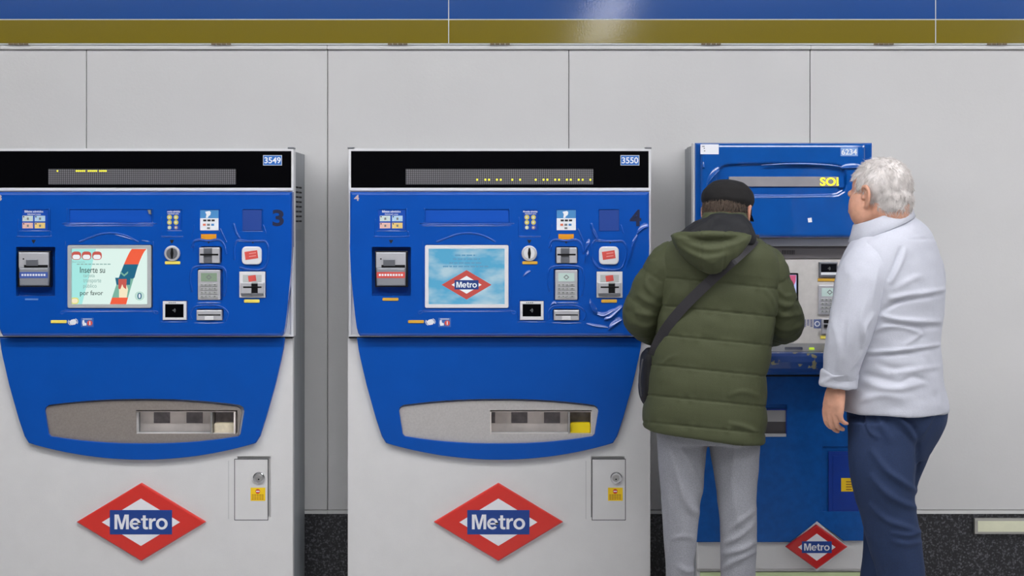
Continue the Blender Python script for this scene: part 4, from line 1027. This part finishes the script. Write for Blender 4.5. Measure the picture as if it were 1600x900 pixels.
    # sleeves
    def sleeve(pts, rad, foldl, seed):
        me = union([tube(pts, rad, n=32)], .005, 3); co, no = arr(me)
        pth = smooth_path(pts, 12); tl = np.concatenate([[0], np.cumsum(np.linalg.norm(np.diff(pth, axis=0), axis=1))])
        idx = np.argmin(((co[:, None, :] - pth[None]) ** 2).sum(2), 1); s = tl[idx]
        d = np.abs((s / .085 + .5) % 1 - .5) * .085
        co = co + no * (.003 * (1 - np.exp(-(d / .022) ** 2)) - .003 * np.exp(-(d / .003) ** 2) + .003 * vnoise(co * 22, seed) + .0022 * vnoise(co * (45, 45, 60), seed + 1))[:, None]
        co = folds(co, no, foldl); put(me, co); return person_mesh('sleeve', me, M_JACKET, body)
    sleeve([pt(1066, 408, -.43), pt(1040, 425, -.42), pt(1018, 462, -.41), pt(1005, 496, -.38), pt(1030, 512, -.29), pt(1078, 521, -.2)], [.074, .071, .064, .06, .058, .042],
           [([(1028, 478), (1010, 470), (998, 462)], 4, .006), ([(1028, 492), (1010, 492), (994, 488)], 4, .006), ([(1026, 506), (1008, 510), (990, 506)], 4, .006), ([(1026, 464), (1014, 452), (1008, 440)], 4, .005)], 21)
    sleeve([pt(1176, 410, -.43), pt(1194, 424, -.42), pt(1206, 456, -.41), pt(1225, 500, -.38), pt(1218, 508, -.29), pt(1196, 521, -.2)], [.072, .07, .064, .06, .06, .042],
           [([(1214, 450), (1226, 462), (1240, 462)], 4, .006), ([(1212, 470), (1228, 478), (1246, 476)], 4, .006), ([(1212, 490), (1230, 494), (1250, 490)], 4, .006), ([(1210, 512), (1230, 516), (1252, 508)], 4, .006), ([(1220, 530), (1240, 530), (1252, 522)], 4, .005)], 31)
    # collar, lining and hood
    me = union([pxloft([(1100, 1164, 332, -.40, .95, 0, 0), (1095, 1169, 343, -.405, .95, 0, 0), (1080, 1178, 366, -.42, .85, 0, 0)], n=40)], .005, 3)
    co, no = arr(me); put(me, co + no * (.003 * vnoise(co * 30, 4))[:, None]); person_mesh('collar', me, M_JACKET, body)
    me = union([pxloft([(1110, 1160, 333, -.50, .55, 0, 0), (1094, 1170, 343, -.5, .6, 0, 0), (1072, 1177, 356, -.505, .62, 0, 0), (1056, 1182, 370, -.515, .55, 0, 0), (1062, 1178, 382, -.52, .5, 0, 0)], n=48)], .005, 3)
    co, no = arr(me); co = co + no * (.005 * vnoise(co * (24, 24, 14), 6) + .002 * vnoise(co * 60, 7))[:, None]
    co = folds(co, no, [([(1080, 362), (1105, 348), (1118, 338)], 4, .007), ([(1108, 365), (1112, 350), (1120, 340)], 3, -.005), ([(1150, 340), (1165, 352), (1174, 368)], 4, .006)])
    put(me, co); ln = person_mesh('hood_lining', me, M_LINING, body)
    ys = [(1050, 1176, 366, .05), (1049, 1174, 373, .075), (1056, 1167, 386, .088), (1066, 1156, 400, .088), (1080, 1142, 413, .078), (1094, 1132, 422, .06), (1106, 1122, 428, .03)]
    rings = []
    for xl, xr, py, dp in smooth_path(ys, 4):
        c = P((xl + xr) / 2, py, -.555); rings.append(ering(tuple(c), (1, 0, 0), (0, 1, 0), (xr - xl) / 2 * (D - .58) / F, dp * .75, 48, 2.3))
    me = union([loft(rings), tube([pt(1051, 369, -.53), pt(1080, 367, -.6), pt(1112, 366, -.62), pt(1145, 367, -.6), pt(1175, 368, -.53)], [.008, .011, .012, .011, .008])], .0045, 3)
    co, no = arr(me); x, y = proj(co)
    sm = np.minimum(np.abs(x - 1094 - (y - 366) * .04), np.abs(x - 1133 + (y - 366) * .05)); co = co + no * (-.003 * np.exp(-(sm / 1.2) ** 2) + .003 * vnoise(co * (18, 18, 30), 9) + .002 * vnoise(co * (60, 30, 30), 10))[:, None]
    co = folds(co, no, [([(1060, 374), (1090, 386), (1112, 390), (1140, 384), (1166, 374)], 4, .0045), ([(1058, 382), (1085, 398), (1108, 403), (1135, 397)], 4, .006), ([(1054, 372), (1068, 372), (1090, 377)], 3, .004), ([(1095, 404), (1112, 410), (1130, 402)], 4, .004)])
    put(me, co); person_mesh('hood', me, M_JACKET, body)
    bv2 = BVHTree.FromPolygons([tuple(v) for v in co], [tuple(p.vertices) for p in me.polygons])
    # cap (own frame, turned with the head)
    CM = HM @ Matrix.Translation((0, -.006, .037)) @ Matrix.Rotation(R(8), 4, 'X')
    def moved(vf): m = np.array(CM); return vf[0] @ m[:3, :3].T + m[:3, 3], vf[1]
    crown = loft([ering((0, 0, z), (1, 0, 0), (0, 1, 0), a, b, 40) for z, a, b in ((-.022, .081, .101), (-.006, .0815, .102), (.004, .088, .108), (.014, .0915, .113), (.032, .0905, .112), (.05, .084, .105), (.066, .071, .09), (.078, .053, .068), (.087, .03, .04), (.09, .008, .01))])
    cm = union([moved(crown)], .004, 3); co, no = arr(cm); put(cm, co + no * (.002 * vnoise(co * 35, 12))[:, None]); cp = person_mesh('cap', cm, M_CAP, body)
    band = loft([ering((0, 0, z), (1, 0, 0), (0, 1, 0), a, b, 40) for z, a, b in ((-.032, .079, .099), (-.03, .083, .103), (-.012, .083, .103), (-.01, .08, .1))])
    v, f = moved(band); raw('cap_band', v, f, M_CAP, cp)
    up, dn = [], []
    for t in np.linspace(-1, 1, 17):
        a = R(90 + 58 * t)
        for k, lst in ((0, up), (1, dn)): pass
        up.append([(.079 * math.cos(a) * (1 + .0), .099 * math.sin(a), -.016), (.082 * math.cos(a), .099 * math.sin(a) + .05 * math.cos(R(58 * t)) ** .7, -.034 - .012 * abs(t))])
    V, Fc = [], []
    for i, (a, b) in enumerate(up):
        for q in range(5):
            s = q / 4; p0 = np.array(a) * (1 - s) + np.array(b) * s; V += [p0, p0 - np.array([0, 0, .004])]
    for i in range(16):
        for q in range(4):
            a = i * 10 + q * 2; b = a + 10; Fc += [(a, a + 2, b + 2, b), (a + 1, b + 1, b + 3, a + 3)]
        a = i * 10 + 8; b = a + 10; Fc.append((a, a + 1, b + 1, b))
    v, f = moved((np.array(V), Fc)); raw('visor', v, f, M_CAP, cp)
    # hair below the cap
    rng = np.random.default_rng(5); rt, dr = [], []
    while len(rt) < 2600:
        th = rng.uniform(0, 2 * np.pi); z = rng.uniform(-.062, .05)
        if math.sin(th) > .25 or (abs(math.cos(th)) > .75 and z < -.02 - .03 * rng.random()): continue
        k = math.sqrt(max(.05, 1 - ((z - .032) / .1) ** 2)); nz = np.array([math.cos(th), math.sin(th), 0])
        p = Vector((.0765 * k * nz[0], -.012 + .098 * k * nz[1], z)); rt.append(np.array(HM @ p)); d = HM.to_3x3() @ Vector((nz[0] * .25, nz[1] * .3, -1)); dr.append(np.array(d))
    h = strands('hair', rt, dr, .022, M_HAIRG, body, .0012, 3, 3, .1)
    shoe(1062, yc + .05, 6, body); shoe(1154, yc + .05, -8, body)
    # ---- shoulder bag, worn across the back
    bag = empty('shoulder_bag', P(1015, 632, -.38)); tag(bag, 'black shoulder bag with a wide strap across the green jacket', 'bag')
    line = smooth_path([(1181, 372), (1172, 383), (1150, 403), (1120, 430), (1090, 458), (1062, 486), (1040, 514), (1026, 538), (1018, 560)], 8)
    fr, cams = [], Vector((0, -D, HZ))
    for x, y in line:
        dv = (P(x, y, -.5) - cams).normalized(); hs = [h for h in (bvh.ray_cast(cams, dv), bv2.ray_cast(cams, dv)) if h[0] is not None]
        if not hs: fr.append(None); continue
        h = min(hs, key=lambda q: q[3]); fr.append(h[0])
    good = [p for p in fr if p is not None]
    # over the shoulder and down the chest
    last = good[0]; top = [Vector((last.x + .012, last.y + .05, last.z + .012)), Vector((last.x + .008, last.y + .12, last.z + .0))]
    path = np.array([tuple(p) for p in (top[::-1] + good)]); n = len(path)
    ker = 5; pad = np.vstack([path[:1]] * ker + [path] + [path[-1:]] * ker); path = np.array([pad[i:i + 2 * ker + 1].mean(0) for i in range(n)])
    T = np.gradient(path, axis=0); V, Fc = [], []
    for i in range(n):
        t = unit(T[i]); nrm = unit(np.array([0, -1, .25]) if i > 3 else np.array([.1, -.5, 1])); s = unit(np.cross(t, nrm)); hw = .0152
        for a, b in ((-hw, .006), (hw, .006), (hw, .0085), (-hw, .0085)): V.append(path[i] + s * a + nrm * (b + .004))
    for i in range(n - 1):
        for q in range(4): e = (q + 1) % 4; Fc.append((i * 4 + q, i * 4 + e, i * 4 + 4 + e, i * 4 + 4 + q))
    raw('strap', V, Fc, M_STRAP, bag, False)
    rows = [(1010, 1024, 545, -.38, 3.4, 0, 0), (1004, 1024, 556, -.37, 4.2, 0, 0), (1001, 1022, 575, -.36, 4.6, 0, 0), (999, 1020, 600, -.36, 4.8, 0, 0), (1001, 1019, 622, -.36, 4.6, 0, 0), (1006, 1016, 633, -.36, 4, 0, 0)]
    me = union([pxloft(rows, n=48, p=3)], .005, 2); co, no = arr(me); put(me, co + no * (.002 * vnoise(co * 40, 14))[:, None]); b = person_mesh('pouch', me, M_BAG, bag)
    v, f = tube([pt(1004, 562, -.46), pt(1000, 590, -.465), pt(1002, 618, -.46)], [.003, .003, .003], n=8); raw('zip', v, f, mat('zip_dark', (60, 60, 64), .4), b)
def link_root(name, me, m, loc):
    me.materials.clear(); me.transform(Matrix.Translation(-loc)); o = bpy.data.objects.new(name, me); COL.objects.link(o); me.materials.append(m)
    o.location = loc; me.polygons.foreach_set('use_smooth', [True] * len(me.polygons)); return o
man_jacket()

# ---- the man in the pale shirt
def man_shirt():
    yc = -.45
    base = P(1395, 340, yc); base.z = 0
    YAW = 48
    HM = Matrix.Translation(P(1374, 308, -.47)) @ Matrix.Rotation(R(42), 4, 'Z') @ Matrix.Rotation(R(-8), 4, 'X') @ Matrix.Scale(.95, 4)
    nb = P(1390, 372, -.46)
    B = head_parts(HM, tuple(nb), 1.16)
    B += [tube([tuple(nb), pt(1392, 430, -.45), pt(1392, 540, -.45), pt(1400, 640, -.45)], [.09, .13, .14, .13], flat=.85, up=(0, 1, 0)),
          tube([pt(1366, 405, -.55), pt(1395, 380, -.46), pt(1435, 405, -.36)], [.055, .07, .055]),
          tube([pt(1385, 640, -.5), pt(1388, 850, -.5), pt(1405, 1085, -.5), pt(1390, 1105, -.44)], [.06, .042, .033, .028]),
          tube([pt(1410, 640, -.38), pt(1385, 850, -.36), pt(1375, 1080, -.36), pt(1355, 1098, -.3)], [.06, .042, .033, .028])]
    wr = np.array(P(1307, 600, -.55))
    B += [tube([pt(1356, 415, -.56), pt(1332, 500, -.58), tuple(wr)], [.052, .044, .027])]
    B += hand_parts(wr, (-.14, .0, -1), (.8, .5, 0), (-.5, .8, 0), .96, .6)
    wl2 = np.array(P(1362, 545, -.2)); el2 = np.array(P(1420, 520, -.25))
    B += [tube([pt(1435, 408, -.35), tuple(el2)], [.052, .044]), tube([tuple(el2), tuple(wl2)], [.044, .027])]
    d2 = unit(wl2 - el2); B += hand_parts(wl2, d2, (0, .2, -1), np.cross(d2, (0, 0, -1)), .95, .6)
    me = union(B, .0036, 3); body = link_root('person', me, M_SKIN, base)
    tag(body, 'person with white hair in a pale blue shirt and navy trousers beside the slim machine', 'person')
    for s in (-1, 1):
        v, f = ball(tuple(HM @ Vector((s * .031, .071, .004))), .0105); raw('eye', v, f, M_EYE, body)
    # trousers
    hips = pxloft([(1323, 1478, 618, -.44, .8, 40, 0), (1322.5, 1480, 640, -.44, .8, 40, 0), (1323, 1477, 662, -.44, .8, 40, 0), (1325, 1464, 690, -.44, .8, 40, 0), (1328, 1446, 718, -.45, .85, 40, 0)])
    near_ = pxloft([(1323, 1440, 655, -.49, .85, 30, 0), (1324.5, 1435, 690, -.5, .9, 30, 0), (1328, 1432, 740, -.51, .95, 30, 0), (1336, 1428.5, 778, -.51, 1, 30, 0), (1346, 1433, 808, -.51, 1, 30, 0), (1353, 1438, 838, -.51, 1, 30, 0),
                    (1362, 1442, 868, -.51, 1, 30, 0), (1372, 1445, 905, -.51, 1, 30, 0), (1378, 1446, 1000, -.51, 1, 30, 0), (1378, 1446, 1100, -.51, 1, 30, 0)], n=44, p=2)
    far_ = pxloft([(1380, 1470, 670, -.36, 1, 30, 0), (1365, 1449, 715, -.35, 1, 30, 0), (1356, 1437, 745, -.34, 1, 30, 0), (1350, 1424, 790, -.34, 1, 30, 0), (1350, 1416, 840, -.34, 1, 30, 0), (1346, 1408, 880, -.34, 1, 30, 0), (1343, 1404, 910, -.34, 1, 30, 0), (1340, 1400, 1000, -.34, 1, 30, 0), (1340, 1400, 1082, -.34, 1, 30, 0)], n=40, p=2)
    me = union([hips, near_, far_], .0055, 3); co, no = arr(me)
    co = co + no * (.003 * vnoise(co * (12, 12, 9), 3) + .0012 * vnoise(co * (36, 36, 30), 5))[:, None]
    co = folds(co, no, [([(1432, 768), (1408, 752), (1385, 735), (1362, 705)], 5, .007), ([(1436, 795), (1408, 785), (1385, 770), (1362, 745)], 5, .007), ([(1434, 830), (1410, 822), (1385, 812), (1360, 790)], 5, .006), ([(1440, 830), (1420, 836), (1395, 832)], 4, .005),
                        ([(1440, 846), (1418, 850), (1396, 846)], 4, .004), ([(1352, 650), (1356, 672), (1372, 684)], 3, .006), ([(1350, 634), (1350, 660), (1358, 680)], 3, -.007), ([(1395, 645), (1415, 665), (1430, 690)], 5, .007), ([(1405, 642), (1425, 660), (1434, 680)], 3, -.006),
                        ([(1372, 645), (1380, 668), (1390, 688)], 5, .005), ([(1434, 690), (1436, 720), (1432, 760)], 4, -.008), ([(1460, 642), (1450, 660), (1440, 680)], 4, .005)], 1.4)
    put(me, co); person_mesh('trousers', me, M_CHINO, body)
    # shirt body
    rows = [(1342, 1424, 349, -.46, .95, 44, .34), (1335, 1430, 356, -.46, .9, 44, .3), (1326, 1456, 370, -.46, .75, 44, .1), (1317, 1470, 392, -.455, .68, 46, 0), (1307, 1475, 420, -.45, .72, 46, 0), (1301, 1477, 450, -.445, .78, 46, 0), (1302, 1475, 485, -.44, .82, 46, 0),
            (1304, 1471, 515, -.44, .84, 46, 0), (1305, 1469, 545, -.44, .86, 46, 0), (1306, 1472, 580, -.44, .86, 46, 0), (1308, 1476.5, 610, -.44, .84, 46, 0), (1311, 1480, 630, -.44, .84, 46, -.02), (1313, 1481, 641, -.44, .84, 46, -.02)]
    me = union([pxloft(rows, n=64, p=2.2)], .005, 3); co, no = arr(me)
    co = co + no * (.004 * vnoise(co * (10, 10, 14), 11) + .0024 * vnoise(co * (26, 26, 40), 12))[:, None]
    FL = [([(1392, 466), (1430, 460), (1477, 452)], 4, .009), ([(1395, 474), (1430, 467), (1474, 460)], 3, -.006), ([(1373, 491), (1392, 478), (1410, 468), (1438, 458)], 4, -.007), ([(1377, 493), (1400, 499), (1430, 502), (1468, 503)], 4, .009), ([(1385, 504), (1420, 509), (1464, 511)], 4, -.006),
          ([(1366, 516), (1391, 509), (1415, 511), (1436, 520)], 4, .007), ([(1408, 387), (1398, 414), (1388, 436)], 2.6, -.009), ([(1414, 389), (1406, 414), (1394, 440)], 4, .006), ([(1420, 374.5), (1444, 373), (1467, 374)], 1.6, -.003),
          ([(1352, 551), (1398, 548), (1466, 539)], 2.6, .008), ([(1352, 556), (1398, 553), (1466, 545)], 3, -.005), ([(1373, 569), (1398, 576), (1425, 574)], 5, -.005), ([(1395, 582), (1430, 578), (1470, 572)], 4, .004), ([(1350, 585), (1375, 590), (1400, 597)], 5, -.005), ([(1407, 598), (1428, 589), (1448, 596)], 4, -.005),
          ([(1350, 596), (1380, 606), (1412, 606), (1445, 598)], 5, .006), ([(1412, 540), (1432, 527), (1444, 520)], 4, .005), ([(1440, 525), (1446, 512), (1466, 508)], 5, -.004), ([(1400, 450), (1425, 436), (1440, 432)], 5, .005), ([(1392, 440), (1396, 424), (1404, 408)], 4, .005), ([(1345, 625), (1380, 618), (1410, 622)], 5, .004)]
    co = folds(co, no, FL)
    # curved shirt tail: lift the hem towards the hip
    x, y = proj(co); put(me, co); sh = person_mesh('shirt', me, M_SHIRT, body); sh['label'] = 'pale blue creased cotton shirt'
    # sleeves
    def sleeve(pts, rad, fl, seed):
        me = union([tube(pts, rad, n=32)], .0045, 3); co, no = arr(me)
        co = co + no * (.004 * vnoise(co * (18, 18, 12), seed) + .002 * vnoise(co * (45, 45, 30), seed + 1))[:, None]
        put(me, folds(co, no, fl)); return person_mesh('sleeve', me, M_SHIRT, body)
    sleeve([pt(1362, 402, -.53), pt(1350, 432, -.56), pt(1338, 476, -.575), pt(1326, 520, -.575), pt(1317, 560, -.565), pt(1312, 586, -.555)], [.066, .074, .071, .066, .057, .05],
           [([(1352, 470), (1346, 500), (1352, 530)], 5, .005), ([(1364, 492), (1350, 515), (1348, 540)], 4, .006), ([(1350, 546), (1338, 568), (1324, 586)], 2.5, .005), ([(1344, 560), (1334, 575), (1326, 584)], 2.5, -.004), ([(1300, 500), (1310, 540), (1306, 575)], 5, .004), ([(1322, 490), (1318, 520), (1320, 550)], 5, -.003), ([(1372, 420), (1366, 450), (1362, 475)], 5, .004)], 41)
    sleeve([pt(1432, 402, -.36), pt(1440, 440, -.33), pt(1430, 500, -.27), pt(1412, 522, -.24), pt(1384, 533, -.2)], [.066, .07, .064, .06, .052], [], 51)
    # rolled cuff
    c = np.array(P(1311, 592, -.555)); ax = unit((-.1, .05, -1)); u = unit(np.cross(ax, (0, 1, 0))); w = np.cross(ax, u); rings = []
    for t, r_ in ((-.024, .046), (-.026, .053), (-.018, .0575), (.0, .0565), (.02, .058), (.026, .054), (.022, .046), (.0, .045)): rings.append(ering(c + ax * t, u, w, r_, r_ * .8, 40))
    me = union([loft(rings)], .004, 2); co, no = arr(me); co = co + no * (.003 * vnoise(co * (40, 40, 25), 61))[:, None]
    co = folds(co, no, [([(1284, 598), (1300, 590), (1320, 586), (1338, 590)], 3, .005), ([(1290, 582), (1308, 588), (1330, 582)], 2.5, .004)])
    put(me, co); person_mesh('cuff', me, M_SHIRT, body)
    # collar: folded band round the neck, rising at the back
    V, Fc, N = [], [], 56
    prof = [(1336, 1421, 347), (1331, 1424, 345), (1329.5, 1425, 350), (1325, 1429, 358), (1326.5, 1428, 359.5), (1332, 1423.5, 351), (1333.5, 1421.5, 338), (1336, 1419.5, 336), (1338, 1418, 340)]
    prof = [(1326.5, 1428.5, 359.5), (1325, 1430, 357.5), (1329, 1426.5, 348), (1332.5, 1423, 335), (1334.5, 1421.5, 333), (1337, 1419, 335), (1336, 1420, 350)]
    for xl, xr, py in prof: V += list(pxring(xl, xr, py, -.46, .92, 44, .4, n=N, p=2.0))
    for i in range(len(prof)):
        for j in range(N): k = (j + 1) % N; i2 = (i + 1) % len(prof); Fc.append((i * N + j, i * N + k, i2 * N + k, i2 * N + j))
    raw('shirt_collar', V, Fc, M_SHIRT, body)
    # hair: thick cap plus strands
    sk = []; rng = np.random.default_rng(9); rt, dr = [], []
    def inhair(x, y, z):      # head frame: hairline
        if y > .03: return z > .07 + max(0, y - .05) * .3
        if y > .004: return z > .028
        return z > -.018 - .042 * min(1, max(0, (-y - .005) / .06))
    me = union([ball((0, -.013, .034), (.0795, .1005, .089)), ball((0, -.049, -.008), (.0695, .058, .06)), ball((0, -.044, -.03), (.0675, .0575, .05))], .004, 4)
    co, no = arr(me); bm = bmesh.new(); bm.from_mesh(me)
    bm.verts.ensure_lookup_table()
    bmesh.ops.delete(bm, geom=[f for f in bm.faces if not inhair(*f.calc_center_median())], context='FACES'); bm.to_mesh(me); bm.free()
    co, no = arr(me); co = co + no * (.002 * vnoise(co * 45, 3) + .0015 * vnoise(co * (90, 40, 60), 4))[:, None]
    nrm = no.copy(); loc = co.copy()
    m4 = np.array(HM); put(me, co @ m4[:3, :3].T + m4[:3, 3]); hr = person_mesh('hair', me, M_HAIRW, body)
    pick = rng.choice(len(loc), min(7000, len(loc)), replace=False)
    for i in pick:
        p, n_ = loc[i], nrm[i]; cr = np.array([0, -.03, .125]); away = unit(p - cr); tan = unit(away - n_ * np.dot(away, n_)); sw = vnoise(p[None] * 28, 6)[0]
        side = np.cross(n_, tan); d = unit(tan + n_ * .26 + side * sw * .9)
        rt.append(m4[:3, :3] @ (p - n_ * .002) + m4[:3, 3]); dr.append(m4[:3, :3] @ d)
    strands('hair_strands', rt, dr, .019, M_HAIRW, hr, .0009, 4, 11, .25, .5)
    shoe(1410, -.47, 25, body); shoe(1368, -.3, 35, body)
man_shirt()
